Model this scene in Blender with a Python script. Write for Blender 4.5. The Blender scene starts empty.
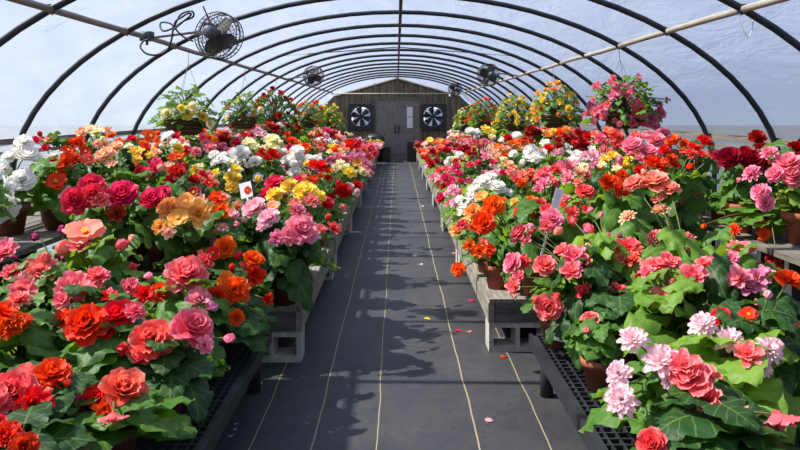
import bpy, math, random, re
from mathutils import Vector, Matrix, Euler
R = random.Random(7)
scene = bpy.context.scene
COL = scene.collection
PI = math.pi
F, VX, VY, EYE = 700.0, 397.0, 112.0, 1.63
END = 23.7

def P(px, py, Y):
    """world point seen at a photo pixel when it stands Y metres down the house"""
    return Vector(((px - VX) / F * Y, Y, EYE - (py - VY) / F * Y))
def proj(v):
    return VX + F * v.x / v.y, VY + F * (EYE - v.z) / v.y

# ------------------------------------------------------------------ materials
def lin(c):
    return tuple(((x / 255) / 12.92 if x / 255 <= .04045 else ((x / 255 + .055) / 1.055) ** 2.4) for x in c) + (1,)
def newmat(name):
    m = bpy.data.materials.new(name); m.use_nodes = True
    nt = m.node_tree; nt.nodes.clear()
    return m, nt, nt.nodes.new, nt.links.new
def setin(n, **k):
    for a, v in k.items(): n.inputs[a.replace('_', ' ')].default_value = v
    return n
def mat_basic(name, c1, c2=None, scale=8, rough=.6, metal=0, bump=.1, stretch=(1, 1, 1), detail=6, coords='Object'):
    m, nt, N, L = newmat(name)
    out = N('ShaderNodeOutputMaterial'); b = N('ShaderNodeBsdfPrincipled')
    b.inputs['Roughness'].default_value = rough; b.inputs['Metallic'].default_value = metal
    tc = N('ShaderNodeTexCoord'); mp = N('ShaderNodeMapping'); mp.inputs['Scale'].default_value = stretch
    nz = N('ShaderNodeTexNoise'); setin(nz, Scale=scale, Detail=detail, Roughness=.65)
    L(tc.outputs[coords], mp.inputs['Vector']); L(mp.outputs[0], nz.inputs['Vector'])
    cr = N('ShaderNodeValToRGB'); cr.color_ramp.elements[0].position = .33; cr.color_ramp.elements[1].position = .68
    cr.color_ramp.elements[0].color = lin(c1); cr.color_ramp.elements[1].color = lin(c2 or c1)
    L(nz.outputs[0], cr.inputs[0]); L(cr.outputs[0], b.inputs['Base Color'])
    if bump:
        bp = N('ShaderNodeBump'); setin(bp, Strength=bump, Distance=.01)
        L(nz.outputs[0], bp.inputs['Height']); L(bp.outputs[0], b.inputs['Normal'])
    L(b.outputs[0], out.inputs[0])
    return m
def mat_petal(name, base, edge, throat=None, trans=.42):
    """petal colour runs from the throat to the rim of each petal (UV v)"""
    m, nt, N, L = newmat(name)
    out = N('ShaderNodeOutputMaterial'); b = N('ShaderNodeBsdfPrincipled'); t = N('ShaderNodeBsdfTranslucent'); mx = N('ShaderNodeMixShader')
    uv = N('ShaderNodeUVMap'); uv.uv_map = 'UV'; sp = N('ShaderNodeSeparateXYZ'); L(uv.outputs[0], sp.inputs[0])
    nz = N('ShaderNodeTexNoise'); setin(nz, Scale=5.0, Detail=3.0); tc = N('ShaderNodeTexCoord'); L(tc.outputs['Object'], nz.inputs['Vector'])
    ad = N('ShaderNodeMath'); ad.operation = 'MULTIPLY_ADD'; ad.inputs[1].default_value = .35; L(nz.outputs[0], ad.inputs[0]); L(sp.outputs['Y'], ad.inputs[2])
    cr = N('ShaderNodeValToRGB'); e = cr.color_ramp.elements
    e[0].position = .04; e[0].color = lin(throat or base); e[1].position = .34; e[1].color = lin(base)
    x = e.new(.98); x.color = lin(base); x = e.new(1.0 + .0); x.position = 1.0; x.color = lin(tuple((a + c) / 2 for a, c in zip(base, edge)))
    sc = N('ShaderNodeMath'); sc.operation = 'MULTIPLY'; sc.inputs[1].default_value = .8; L(ad.outputs[0], sc.inputs[0])
    e[2].position = .8; L(sc.outputs[0], cr.inputs[0])
    e[3].color = lin(edge)
    oi = N('ShaderNodeObjectInfo'); hs = N('ShaderNodeHueSaturation')
    mr = N('ShaderNodeMapRange'); setin(mr, To_Min=.488, To_Max=.512); L(oi.outputs['Random'], mr.inputs['Value']); L(mr.outputs[0], hs.inputs['Hue'])
    L(cr.outputs[0], hs.inputs['Color'])
    b.inputs['Roughness'].default_value = .55; b.inputs['Specular IOR Level'].default_value = .3
    L(hs.outputs[0], b.inputs['Base Color']); L(hs.outputs[0], t.inputs['Color'])
    mx.inputs[0].default_value = trans
    L(b.outputs[0], mx.inputs[1]); L(t.outputs[0], mx.inputs[2]); L(mx.outputs[0], out.inputs[0])
    return m
def mat_leaf(name, c1, c2, ct):
    m, nt, N, L = newmat(name)
    out = N('ShaderNodeOutputMaterial'); b = N('ShaderNodeBsdfPrincipled'); t = N('ShaderNodeBsdfTranslucent'); mx = N('ShaderNodeMixShader')
    uv = N('ShaderNodeUVMap'); uv.uv_map = 'UV'; sp = N('ShaderNodeSeparateXYZ'); L(uv.outputs[0], sp.inputs[0])
    oi = N('ShaderNodeObjectInfo')
    nz = N('ShaderNodeTexNoise'); setin(nz, Scale=6.0, Detail=3.0); tc = N('ShaderNodeTexCoord'); L(tc.outputs['Object'], nz.inputs['Vector'])
    mixc = N('ShaderNodeMix'); mixc.data_type = 'RGBA'; mixc.inputs['A'].default_value = lin(c1); mixc.inputs['B'].default_value = lin(c2)
    ad = N('ShaderNodeMath'); ad.operation = 'MULTIPLY_ADD'; ad.inputs[1].default_value = .6; ad.inputs[2].default_value = -.3
    L(oi.outputs['Random'], ad.inputs[0]); a2 = N('ShaderNodeMath'); a2.operation = 'ADD'; a2.use_clamp = True
    L(ad.outputs[0], a2.inputs[0]); L(nz.outputs[0], a2.inputs[1]); L(a2.outputs[0], mixc.inputs['Factor'])
    # veins: paler midrib and side veins
    ab = N('ShaderNodeMath'); ab.operation = 'ABSOLUTE'; L(sp.outputs['X'], ab.inputs[0])
    v1 = N('ShaderNodeMath'); v1.operation = 'LESS_THAN'; v1.inputs[1].default_value = .05; L(ab.outputs[0], v1.inputs[0])
    w1 = N('ShaderNodeMath'); w1.operation = 'MULTIPLY_ADD'; w1.inputs[1].default_value = -.35; L(ab.outputs[0], w1.inputs[0]); L(sp.outputs['Y'], w1.inputs[2])
    w2 = N('ShaderNodeMath'); w2.operation = 'MULTIPLY'; w2.inputs[1].default_value = 5.0; L(w1.outputs[0], w2.inputs[0])
    w3 = N('ShaderNodeMath'); w3.operation = 'FRACT'; L(w2.outputs[0], w3.inputs[0])
    w4 = N('ShaderNodeMath'); w4.operation = 'LESS_THAN'; w4.inputs[1].default_value = .1; L(w3.outputs[0], w4.inputs[0])
    vm = N('ShaderNodeMath'); vm.operation = 'MAXIMUM'; L(v1.outputs[0], vm.inputs[0]); L(w4.outputs[0], vm.inputs[1])
    vf = N('ShaderNodeMath'); vf.operation = 'MULTIPLY'; vf.inputs[1].default_value = .28; L(vm.outputs[0], vf.inputs[0])
    m2 = N('ShaderNodeMix'); m2.data_type = 'RGBA'; m2.inputs['B'].default_value = lin((150, 178, 92))
    L(vf.outputs[0], m2.inputs['Factor']); L(mixc.outputs['Result'], m2.inputs['A'])
    L(m2.outputs['Result'], b.inputs['Base Color']); t.inputs['Color'].default_value = lin(ct)
    b.inputs['Roughness'].default_value = .5; b.inputs['Specular IOR Level'].default_value = .28
    bp = N('ShaderNodeBump'); setin(bp, Strength=.35, Distance=.004); L(w3.outputs[0], bp.inputs['Height']); L(bp.outputs[0], b.inputs['Normal'])
    mx.inputs[0].default_value = .36
    L(b.outputs[0], mx.inputs[1]); L(t.outputs[0], mx.inputs[2]); L(mx.outputs[0], out.inputs[0])
    return m

PC = {  # name: (petal, rim, throat, words)
 'scarlet': ((236, 40, 14), (246, 84, 48), (206, 18, 6), 'scarlet'),
 'red': ((212, 16, 22), (226, 46, 48), (160, 6, 12), 'red'),
 'crimson': ((158, 6, 18), (184, 20, 34), (100, 2, 10), 'dark crimson'),
 'orange': ((250, 104, 18), (255, 146, 56), (236, 60, 8), 'orange'),
 'orangered': ((246, 74, 14), (254, 118, 42), (216, 36, 8), 'orange red'),
 'apricot': ((252, 182, 88), (255, 206, 130), (244, 146, 44), 'apricot'),
 'peach': ((252, 196, 158), (255, 222, 196), (244, 160, 108), 'peach'),
 'salmon': ((250, 154, 130), (255, 194, 174), (242, 116, 92), 'salmon pink'),
 'coral': ((240, 88, 80), (252, 150, 138), (224, 46, 36), 'coral'),
 'coralpink': ((246, 114, 124), (255, 178, 178), (234, 68, 76), 'coral pink'),
 'pink': ((246, 140, 162), (255, 188, 202), (236, 96, 128), 'rose pink'),
 'lightpink': ((250, 194, 206), (255, 226, 232), (246, 150, 176), 'pale pink'),
 'hotpink': ((228, 40, 94), (246, 88, 130), (190, 14, 62), 'hot pink'),
 'magenta': ((190, 60, 118), (216, 104, 152), (156, 28, 84), 'magenta'),
 'lilac': ((220, 126, 162), (240, 168, 192), (196, 88, 130), 'lilac pink'),
 'yellow': ((250, 220, 78), (254, 238, 140), (236, 188, 36), 'yellow'),
 'cream': ((250, 240, 192), (252, 249, 226), (240, 220, 130), 'cream'),
 'white': ((250, 246, 240), (252, 251, 249), (240, 232, 206), 'white'),
 'picotee': ((252, 224, 230), (240, 136, 162), (250, 206, 216), 'white and pink edged'),
}
PM = {k: mat_petal('petal_' + k, *v[:3]) for k, v in PC.items()}
CENTER = mat_basic('stamens', (226, 170, 30), (244, 206, 80), 60, .7)
LEAFM = [mat_leaf('leaf_dark', (30, 62, 30), (56, 96, 42), (96, 140, 36)),
         mat_leaf('leaf_green', (48, 92, 34), (92, 136, 50), (150, 184, 46)),
         mat_leaf('leaf_light', (76, 120, 40), (130, 166, 62), (178, 204, 60))]
STEMM = mat_basic('begonia_stem', (72, 98, 38), (104, 88, 46), 14, .5, bump=.05)
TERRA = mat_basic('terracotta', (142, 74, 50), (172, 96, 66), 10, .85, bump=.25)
TERRA_SHADE = mat_basic('terracotta_shaded', (102, 52, 38), (128, 68, 50), 10, .8, bump=.25)  # same clay for the left-hand pots, their shade put into the colour
SOIL = mat_basic('potting_soil', (30, 22, 16), (64, 48, 34), 60, .95, bump=.8)
WOODG = mat_basic('weathered_wood', (92, 86, 78), (158, 150, 136), 5, .85, bump=.3, stretch=(9, 1.0, 9))
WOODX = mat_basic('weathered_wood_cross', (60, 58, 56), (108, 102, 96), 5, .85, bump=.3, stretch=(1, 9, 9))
SHELFW = mat_basic('shelf_wood', (82, 76, 70), (128, 120, 108), 4, .85, bump=.3, stretch=(9, .8, 9))
DARKW = mat_basic('dark_timber', (92, 84, 72), (132, 122, 106), 6, .85, bump=.3, stretch=(4, 4, .6))
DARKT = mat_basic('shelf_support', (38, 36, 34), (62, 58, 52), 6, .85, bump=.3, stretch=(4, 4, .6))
BLOCK = mat_basic('concrete_block', (150, 148, 140), (190, 186, 176), 24, .95, bump=.5)
BLACKP = mat_basic('black_plastic', (30, 31, 34), (44, 46, 50), 12, .5, bump=.05)
HOOPM = mat_basic('hoop_tube', (34, 38, 44), (50, 54, 60), 8, .5, metal=.3, bump=.03)  # steel grey tubes; their backlit darkness is put into this colour
PIPEM = mat_basic('pipe_sunlit', (142, 136, 124), (184, 176, 160), 10, .55, metal=.25, bump=.05, stretch=(4, .4, 4))  # the right pipe's sunlit brightness is put into this tone
PIPE_SHADE = mat_basic('pipe_shaded', (104, 98, 92), (140, 132, 122), 10, .55, metal=.25, bump=.05, stretch=(4, .4, 4))  # darker copy for the left pipe, shade painted into the tone
STEEL = mat_basic('fan_steel', (58, 58, 56), (92, 90, 86), 20, .45, metal=.6, bump=.02)
FANBL = mat_basic('fan_blade', (52, 48, 46), (74, 70, 66), 10, .5, metal=.3, bump=.02)
MOTOR = mat_basic('fan_motor', (66, 70, 78), (84, 88, 96), 10, .5, metal=.2, bump=.02)
WIRE = mat_basic('hanger_wire', (120, 120, 118), (140, 140, 138), 10, .5, metal=.4, bump=0)
CORD = mat_basic('black_cord', (22, 22, 24), (34, 34, 36), 10, .6, bump=0)
STRING = mat_basic('white_string', (196, 196, 190), (220, 220, 214), 10, .8, bump=0)
PAPER = mat_basic('white_paper', (226, 226, 222), (236, 236, 232), 3, .7, bump=0)
WICKER = mat_basic('basket_moss', (66, 46, 30), (110, 84, 56), 30, .95, bump=.8, stretch=(1, 1, 3))
RAILW = mat_basic('rail_wood', (92, 84, 76), (132, 122, 110), 5, .8, bump=.2, stretch=(9, .8, 9))
BIN = mat_basic('bin_plastic', (26, 28, 30), (40, 42, 46), 6, .5, bump=.03)
SHUT, _nt, _N, _L = newmat('shutter_white')
_o = _N('ShaderNodeOutputMaterial'); _a = _N('ShaderNodeBsdfDiffuse'); _t = _N('ShaderNodeBsdfTranslucent'); _m = _N('ShaderNodeMixShader')
_a.inputs[0].default_value = _t.inputs[0].default_value = (.85, .88, .9, 1); _m.inputs[0].default_value = .7
_L(_a.outputs[0], _m.inputs[1]); _L(_t.outputs[0], _m.inputs[2]); _L(_m.outputs[0], _o.inputs[0])

def mat_film():
    m, nt, N, L = newmat('poly_film')
    out = N('ShaderNodeOutputMaterial')
    tr = N('ShaderNodeBsdfTransparent'); tl = N('ShaderNodeBsdfTranslucent'); df = N('ShaderNodeBsdfDiffuse'); gl = N('ShaderNodeBsdfGlossy')
    tr.inputs[0].default_value = (.94, .95, .97, 1)
    tc = N('ShaderNodeTexCoord'); mp = N('ShaderNodeMapping'); mp.inputs['Scale'].default_value = (3.2, .9, 3.2)
    nz = N('ShaderNodeTexNoise'); setin(nz, Scale=1.0, Detail=7.0, Roughness=.6, Distortion=.5)
    L(tc.outputs['Object'], mp.inputs[0]); L(mp.outputs[0], nz.inputs[0])
    cr = N('ShaderNodeValToRGB'); cr.color_ramp.elements[0].color = (.17, .20, .255, 1); cr.color_ramp.elements[1].color = (.225, .25, .305, 1)
    cr.color_ramp.elements[0].position = .3; cr.color_ramp.elements[1].position = .7
    L(nz.outputs[0], cr.inputs[0]); L(cr.outputs[0], tl.inputs[0]); L(cr.outputs[0], df.inputs[0])
    bp = N('ShaderNodeBump'); setin(bp, Strength=.8, Distance=.07); L(nz.outputs[0], bp.inputs['Height'])
    L(bp.outputs[0], tl.inputs['Normal']); L(bp.outputs[0], df.inputs['Normal']); L(bp.outputs[0], gl.inputs['Normal'])
    gl.inputs['Roughness'].default_value = .3
    m1 = N('ShaderNodeMixShader'); m1.inputs[0].default_value = .28; L(tl.outputs[0], m1.inputs[1]); L(df.outputs[0], m1.inputs[2])
    m2 = N('ShaderNodeMixShader'); m2.inputs[0].default_value = .05; L(m1.outputs[0], m2.inputs[1]); L(gl.outputs[0], m2.inputs[2])
    m3 = N('ShaderNodeMixShader'); m3.inputs[0].default_value = FILM_CLEAR; L(m2.outputs[0], m3.inputs[1]); L(tr.outputs[0], m3.inputs[2])
    L(m3.outputs[0], out.inputs[0])
    return m
FILM_CLEAR = .46
FILM = mat_film()

def mat_floor():
    """black woven ground cloth with sewn pale yellow guide lines, dust and leaf litter"""
    m, nt, N, L = newmat('ground_cloth')
    out = N('ShaderNodeOutputMaterial'); b = N('ShaderNodeBsdfPrincipled'); b.inputs['Roughness'].default_value = .62
    tc = N('ShaderNodeTexCoord'); sp = N('ShaderNodeSeparateXYZ'); L(tc.outputs['Object'], sp.inputs[0])
    def math_(op, a, c=None, d=None):
        n = N('ShaderNodeMath'); n.operation = op
        for i, x in enumerate((a, c, d)):
            if x is None: continue
            if isinstance(x, (int, float)): n.inputs[i].default_value = x
            else: L(x, n.inputs[i])
        return n.outputs[0]
    n1 = N('ShaderNodeTexNoise'); setin(n1, Scale=1.3, Detail=6.0, Roughness=.7); L(tc.outputs['Object'], n1.inputs[0])
    n2 = N('ShaderNodeTexNoise'); setin(n2, Scale=26.0, Detail=4.0, Roughness=.7); L(tc.outputs['Object'], n2.inputs[0])
    n3 = N('ShaderNodeTexNoise'); setin(n3, Scale=7.0, Detail=8.0, Roughness=.75); L(tc.outputs['Object'], n3.inputs[0])
    cr = N('ShaderNodeValToRGB'); cr.color_ramp.elements[0].color = lin((34, 36, 43)); cr.color_ramp.elements[1].color = lin((70, 69, 69))
    cr.color_ramp.elements[0].position = .36; cr.color_ramp.elements[1].position = .72
    s = math_('MULTIPLY_ADD', n3.outputs[0], .45, math_('MULTIPLY', n1.outputs[0], .55)); L(s, cr.inputs[0])
    c2 = N('ShaderNodeMix'); c2.data_type = 'RGBA'; c2.inputs['B'].default_value = lin((20, 19, 18))
    spots = math_('MULTIPLY', math_('GREATER_THAN', n2.outputs[0], .6), math_('GREATER_THAN', n3.outputs[0], .53))
    L(cr.outputs[0], c2.inputs['A']); L(spots, c2.inputs['Factor'])
    # weave
    wv = N('ShaderNodeTexWave'); wv.bands_direction = 'Y'; setin(wv, Scale=40.0, Distortion=.6); L(tc.outputs['Object'], wv.inputs[0])
    wob = N('ShaderNodeTexNoise'); wob.noise_dimensions = '1D'; setin(wob, Scale=.9, Detail=3.0); L(sp.outputs['Y'], wob.inputs['W'])
    x = math_('ADD', sp.outputs['X'], math_('MULTIPLY_ADD', wob.outputs[0], .035, -.0175))
    tot = None
    for xi, w in ((-.715, .0028), (-.415, .0032), (-.10, .0028), (.40, .0042), (.745, .0035)):
        l = math_('LESS_THAN', math_('ABSOLUTE', math_('SUBTRACT', x, xi)), w)
        tot = l if tot is None else math_('MAXIMUM', tot, l)
    c3 = N('ShaderNodeMix'); c3.data_type = 'RGBA'; c3.inputs['B'].default_value = lin((176, 166, 120))
    L(c2.outputs['Result'], c3.inputs['A']); L(math_('MULTIPLY', tot, .62), c3.inputs['Factor'])
    L(c3.outputs['Result'], b.inputs['Base Color'])
    bp = N('ShaderNodeBump'); setin(bp, Strength=.25, Distance=.01); L(math_('MULTIPLY_ADD', wv.outputs['Fac'], .15, n3.outputs[0]), bp.inputs['Height']); L(bp.outputs[0], b.inputs['Normal'])
    L(b.outputs[0], out.inputs[0])
    return m
def mat_boards():
    m, nt, N, L = newmat('wall_boards')
    out = N('ShaderNodeOutputMaterial'); b = N('ShaderNodeBsdfPrincipled'); b.inputs['Roughness'].default_value = .85
    tc = N('ShaderNodeTexCoord'); mp = N('ShaderNodeMapping'); mp.inputs['Scale'].default_value = (6, 6, .7)
    nz = N('ShaderNodeTexNoise'); setin(nz, Scale=2.0, Detail=6.0); L(tc.outputs['Object'], mp.inputs[0]); L(mp.outputs[0], nz.inputs[0])
    sp = N('ShaderNodeSeparateXYZ'); L(tc.outputs['Object'], sp.inputs[0])
    mu = N('ShaderNodeMath'); mu.operation = 'MULTIPLY'; mu.inputs[1].default_value = 5.0; L(sp.outputs['X'], mu.inputs[0])
    fr = N('ShaderNodeMath'); fr.operation = 'FRACT'; L(mu.outputs[0], fr.inputs[0])
    lt = N('ShaderNodeMath'); lt.operation = 'LESS_THAN'; lt.inputs[1].default_value = .06; L(fr.outputs[0], lt.inputs[0])
    cr = N('ShaderNodeValToRGB'); cr.color_ramp.elements[0].color = lin((84, 74, 58)); cr.color_ramp.elements[1].color = lin((136, 122, 98))
    cr.color_ramp.elements[0].position = .3; cr.color_ramp.elements[1].position = .7
    L(nz.outputs[0], cr.inputs[0])
    c = N('ShaderNodeMix'); c.data_type = 'RGBA'; c.inputs['B'].default_value = lin((40, 38, 34)); L(cr.outputs[0], c.inputs['A']); L(lt.outputs[0], c.inputs['Factor'])
    L(c.outputs['Result'], b.inputs['Base Color']); L(b.outputs[0], out.inputs[0])
    return m
FLOORM, BOARDS = mat_floor(), mat_boards()
DOORM = mat_basic('door_boards', (104, 98, 94), (146, 138, 132), 5, .85, bump=.2, stretch=(7, 7, .6))
EARTH = mat_basic('outside_gravel', (66, 72, 70), (84, 88, 88), .6, .95, bump=.1)

# ------------------------------------------------------------------ mesh helper
class MB:
    def __init__(s): s.v, s.f, s.m, s.uv = [], [], [], []
    def add(s, vs, fs, mi=0, uvs=None):
        o = len(s.v); s.v += [tuple(v) for v in vs]
        s.uv += uvs if uvs else [(0, 0)] * len(vs)
        s.f += [tuple(i + o for i in f) for f in fs]; s.m += [mi] * len(fs)
        return s
    def box(s, x0, x1, y0, y1, z0, z1, mi=0, M=None):
        vs = [Vector((x, y, z)) for x in (x0, x1) for y in (y0, y1) for z in (z0, z1)]
        if M: vs = [M @ v for v in vs]
        return s.add(vs, [(0, 1, 3, 2), (4, 6, 7, 5), (0, 4, 5, 1), (2, 3, 7, 6), (0, 2, 6, 4), (1, 5, 7, 3)], mi)
    def tube(s, pts, r, n=8, mi=0, closed=False, cap=True):
        pts = [Vector(p) for p in pts]; k = len(pts)
        rs = r if isinstance(r, (list, tuple)) else [r] * k
        vs = []; up = None
        for i, p in enumerate(pts):
            a = pts[(i - 1) % k] if closed or i else p; c = pts[(i + 1) % k] if closed or i < k - 1 else p
            t = (c - a).normalized() if (c - a).length > 1e-9 else Vector((0, 0, 1))
            if up is None:
                up = Vector((0, 0, 1)) if abs(t.z) < .9 else Vector((1, 0, 0))
            u = (up - t * up.dot(t))
            u = u.normalized() if u.length > 1e-6 else t.orthogonal().normalized()
            up = u; w = t.cross(u)
            for j in range(n):
                q = 2 * PI * j / n; vs.append(p + (u * math.cos(q) + w * math.sin(q)) * rs[i])
        fs = []
        for i in range(k if closed else k - 1):
            for j in range(n):
                a, b2 = i * n + j, i * n + (j + 1) % n; c, d = ((i + 1) % k) * n + (j + 1) % n, ((i + 1) % k) * n + j
                fs.append((a, b2, c, d))
        if cap and not closed: fs += [tuple(range(n - 1, -1, -1)), tuple(range((k - 1) * n, k * n))]
        return s.add(vs, fs, mi)
    def lathe(s, prof, n=24, mi=0, c=(0, 0, 0)):
        vs = []
        for r, z in prof:
            for j in range(n):
                q = 2 * PI * j / n; vs.append((c[0] + r * math.cos(q), c[1] + r * math.sin(q), c[2] + z))
        fs = [(i * n + j, i * n + (j + 1) % n, (i + 1) * n + (j + 1) % n, (i + 1) * n + j) for i in range(len(prof) - 1) for j in range(n)]
        return s.add(vs, fs, mi)
    def mesh(s, name, mats, smooth=False, sharp=False):
        me = bpy.data.meshes.new(name); me.from_pydata(s.v, [], s.f)
        for m in mats: me.materials.append(m)
        me.polygons.foreach_set('material_index', s.m)
        uvl = me.uv_layers.new(name='UV')
        li = [0] * len(me.loops); me.loops.foreach_get('vertex_index', li)
        flat = []
        for i in li: flat += s.uv[i]
        uvl.data.foreach_set('uv', flat)
        if smooth: me.polygons.foreach_set('use_smooth', [True] * len(me.polygons))
        me.update()
        return me
    def build(s, name, mats, parent=None, smooth=False, loc=None):
        if not isinstance(mats, (list, tuple)): mats = [mats]
        return link(name, s.mesh(name, mats, smooth), parent, loc)
def link(name, me, parent=None, loc=None):
    o = bpy.data.objects.new(name, me); COL.objects.link(o)
    if parent is not None: o.parent = parent
    if loc is not None: o.location = loc
    return o
def tag(o, label, cat, group=None):
    o['label'] = label; o['category'] = cat
    if group: o['group'] = group
    return o
def thing(name, loc=(0, 0, 0), rz=0):
    o = bpy.data.objects.new(name, None); o.empty_display_size = .1; COL.objects.link(o)
    o.location = loc; o.rotation_euler = (0, 0, rz); return o
def struct(o): o['kind'] = 'structure'; return o
def copy_tree(src, loc, rz=None):
    r = src.copy(); COL.objects.link(r); r.location = loc
    if rz is not None: r.rotation_euler = (0, 0, rz)
    for ch in list(src.children):
        c = ch.copy(); COL.objects.link(c); c.parent = r
        for g in list(ch.children):
            d = g.copy(); COL.objects.link(d); d.parent = c
    return r

# ------------------------------------------------------------------ the house
A_, B_, ZC = 3.1, 1.75, EYE - .6          # ellipse of the hoops
NEAR = -2.6
def arc(k, a=A_, b=B_):
    q = PI * k
    return a * -math.cos(q), ZC + b * math.sin(q)
struct(MB().box(-3.3, 3.3, NEAR, END + .3, -.1, 0).build('floor', FLOORM))
struct(MB().box(-60, 60, -40, 90, -.3, -.105).build('ground_outside', EARTH))
HOOPS = [4.4 + 1.22 * i for i in range(-5, 16)]
# film: follows the hoops and sags a little between them
mb = MB(); NS = 40; rows = []
ys = []
for i, y in enumerate(HOOPS):
    if i:
        ys += [(y - 1.22 * (1 - f), f) for f in (.25, .5, .75)]
    ys.append((y, 0))
ys = [(NEAR, 0)] + ys
for y, f in ys:
    sag = .022 * math.sin(PI * f) if f else 0
    row = [(-A_ - .035, y, .0), (-A_ - .035, y, .5)]
    for k in range(NS + 1):
        x, z = arc(k / NS, A_ + .035 - sag, B_ + .035 - sag); row.append((x, y, z))
    row += [(A_ + .035, y, .5), (A_ + .035, y, .0)]
    rows.append(row)
def gable(x):
    x = abs(x); return 2.80 - .285 * x if x < 2.1 else 2.80 - .285 * 2.1 - (x - 2.1) * .75
row = []
for (x, y, z) in rows[-1]:
    row.append((x, END, min(z, gable(x)) + .01))
rows.append(row)
W = len(rows[0]); vs = [p for r in rows for p in r]
fs = [(i * W + j, i * W + j + 1, (i + 1) * W + j + 1, (i + 1) * W + j) for i in range(len(rows) - 1) for j in range(W - 1)]
struct(mb.add(vs, fs).build('ceiling', FILM, smooth=True))
# film gable behind the camera
mb = MB(); r0 = rows[0]; n0 = len(r0)
mb.add([(x, NEAR - .01, z) for x, y, z in r0], [tuple(range(n0))]); struct(mb.build('wall_front', FILM))
# hoops, one by one
for i, y in enumerate(HOOPS):
    pts = [(-A_, y, 0)] + [(-A_, y, .5)] + [(arc(k / 36)[0], y, arc(k / 36)[1]) for k in range(37)] + [(A_, y, .5), (A_, y, 0)]
    struct(MB().tube(pts, .025, 8).build('hoop_%d' % (i + 1), HOOPM, smooth=True))
struct(MB().tube([(.045, NEAR + .05, EYE + 1.125), (.03, END - .1, EYE + 1.125)], .019, 8).build('trim_ridge', HOOPM, smooth=True))
for s, nm in ((-1, 'left'), (1, 'right')):
    struct(MB().box(s * 3.06 - .02, s * 3.06 + .02, NEAR + .05, END - .15, 1.375, 1.42).box(s * 3.06 - .015, s * 3.06 + .015, NEAR + .05, END - .15, 1.29, 1.32).build('trim_' + nm, RAILW))
    struct(MB().box(s * 3.1 - .025, s * 3.1 + .025, NEAR + .05, END - .15, 0, .32).build('baseboard_' + nm, RAILW))

# end wall
DX0, DX1, DT = -.70, .76, 2.02
FX, FZ, FH = 1.22, 1.47, .41
mb = MB(); T0, T1 = END, END + .12
def slab(x0, x1, z0, z1): mb.box(x0, x1, T0, T1, z0, z1)
slab(-3.15, DX0, 0, FZ - FH); slab(DX1, 3.15, 0, FZ - FH)
slab(-2.9, -FX - FH, FZ - FH, FZ + FH); slab(-FX + FH, DX0, FZ - FH, FZ + FH); slab(DX1, FX - FH, FZ - FH, FZ + FH); slab(FX + FH, 2.9, FZ - FH, FZ + FH)
slab(DX0, DX1, DT, DT + .0001 + .02)
zt = FZ + FH
top = [(-2.45, zt), (-2.1, gable(2.1)), (0, gable(0)), (2.1, gable(2.1)), (2.45, zt), (DX1, zt), (DX1, DT + .02), (DX0, DT + .02), (DX0, zt)]
n = len(top)
tv = [(x, T0, z) for x, z in top] + [(x, T1, z) for x, z in top]
mb.add(tv, [tuple(range(n)), tuple(range(2 * n - 1, n - 1, -1))] + [(i, (i + 1) % n, (i + 1) % n + n, i + n) for i in range(n)])
struct(mb.build('wall_end', BOARDS))
# framing in front of the boards
k = 1
for x0, x1, z0, z1 in [(-.78, -.70, 0, 2.6), (.76, .84, 0, 2.55), (-1.72, -1.64, .4, 2.3), (1.64, 1.72, .4, 2.3), (-2.3, -2.22, 0, 1.95), (2.22, 2.3, 0, 1.95), (-1.64, -.84, 1.90, 1.96), (.84, 1.64, 1.90, 1.96), (-.7, .76, 2.03, 2.11), (-.02, .04, 2.11, 2.72), (-.42, -.36, 2.11, 2.62), (.42, .48, 2.11, 2.62), (-1.3, -1.24, 1.96, 2.4), (1.24, 1.3, 1.96, 2.4)]:
    struct(MB().box(x0, x1, END - .05, END - .002, z0, z1).build('trim_%d' % k, DARKW)); k += 1
for s in (-1, 1):
    p0, p1 = Vector((0, END - .04, gable(0) - .04)), Vector((s * 2.1, END - .04, gable(2.1) - .04))
    struct(MB().tube([p0, p1], .04, 4).build('trim_%d' % k, DARKW)); k += 1
# doors
def door(nm, x0, x1, side):
    d = thing(nm, ((x0 + x1) / 2, END - .03, 0)); w = (x1 - x0) / 2; struct(d)
    p = MB().box(-w, w, 0, .05, .0, DT + .015)
    struct(p.build('door_panel', DOORM, d))
    hs = MB().box(-w, w, -.012, -.001, .95, 1.07).box(-w, w, -.012, -.001, .2, .32).box(-w, w, -.012, -.001, 1.8, 1.92)
    struct(hs.build('door_rail', DOORM, d))
    hx = side * (w - .06)
    h = MB().box(hx - .03, hx + .03, -.02, -.001, .92, 1.2).tube([(hx, -.02, 1.15), (hx, -.07, 1.12), (hx, -.07, .98), (hx, -.02, .95)], .012, 6)
    struct(h.build('door_handle', STEEL, d))
    return d
door('door_1', DX0 - .01, .0, 1); door('door_2', .0, DX1 + .01, -1)
n_ = thing('notice', (.43, END - .06, 1.45))
MB().box(-.1, .1, 0, .004, .02, .35).build('upper_sheet', PAPER, n_)
MB().box(-.095, .1, -.001, .003, -.36, 0).build('lower_sheet', PAPER, n_)
tag(n_, 'long white paper notice pinned to the door with two sheets', 'notice')

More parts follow.
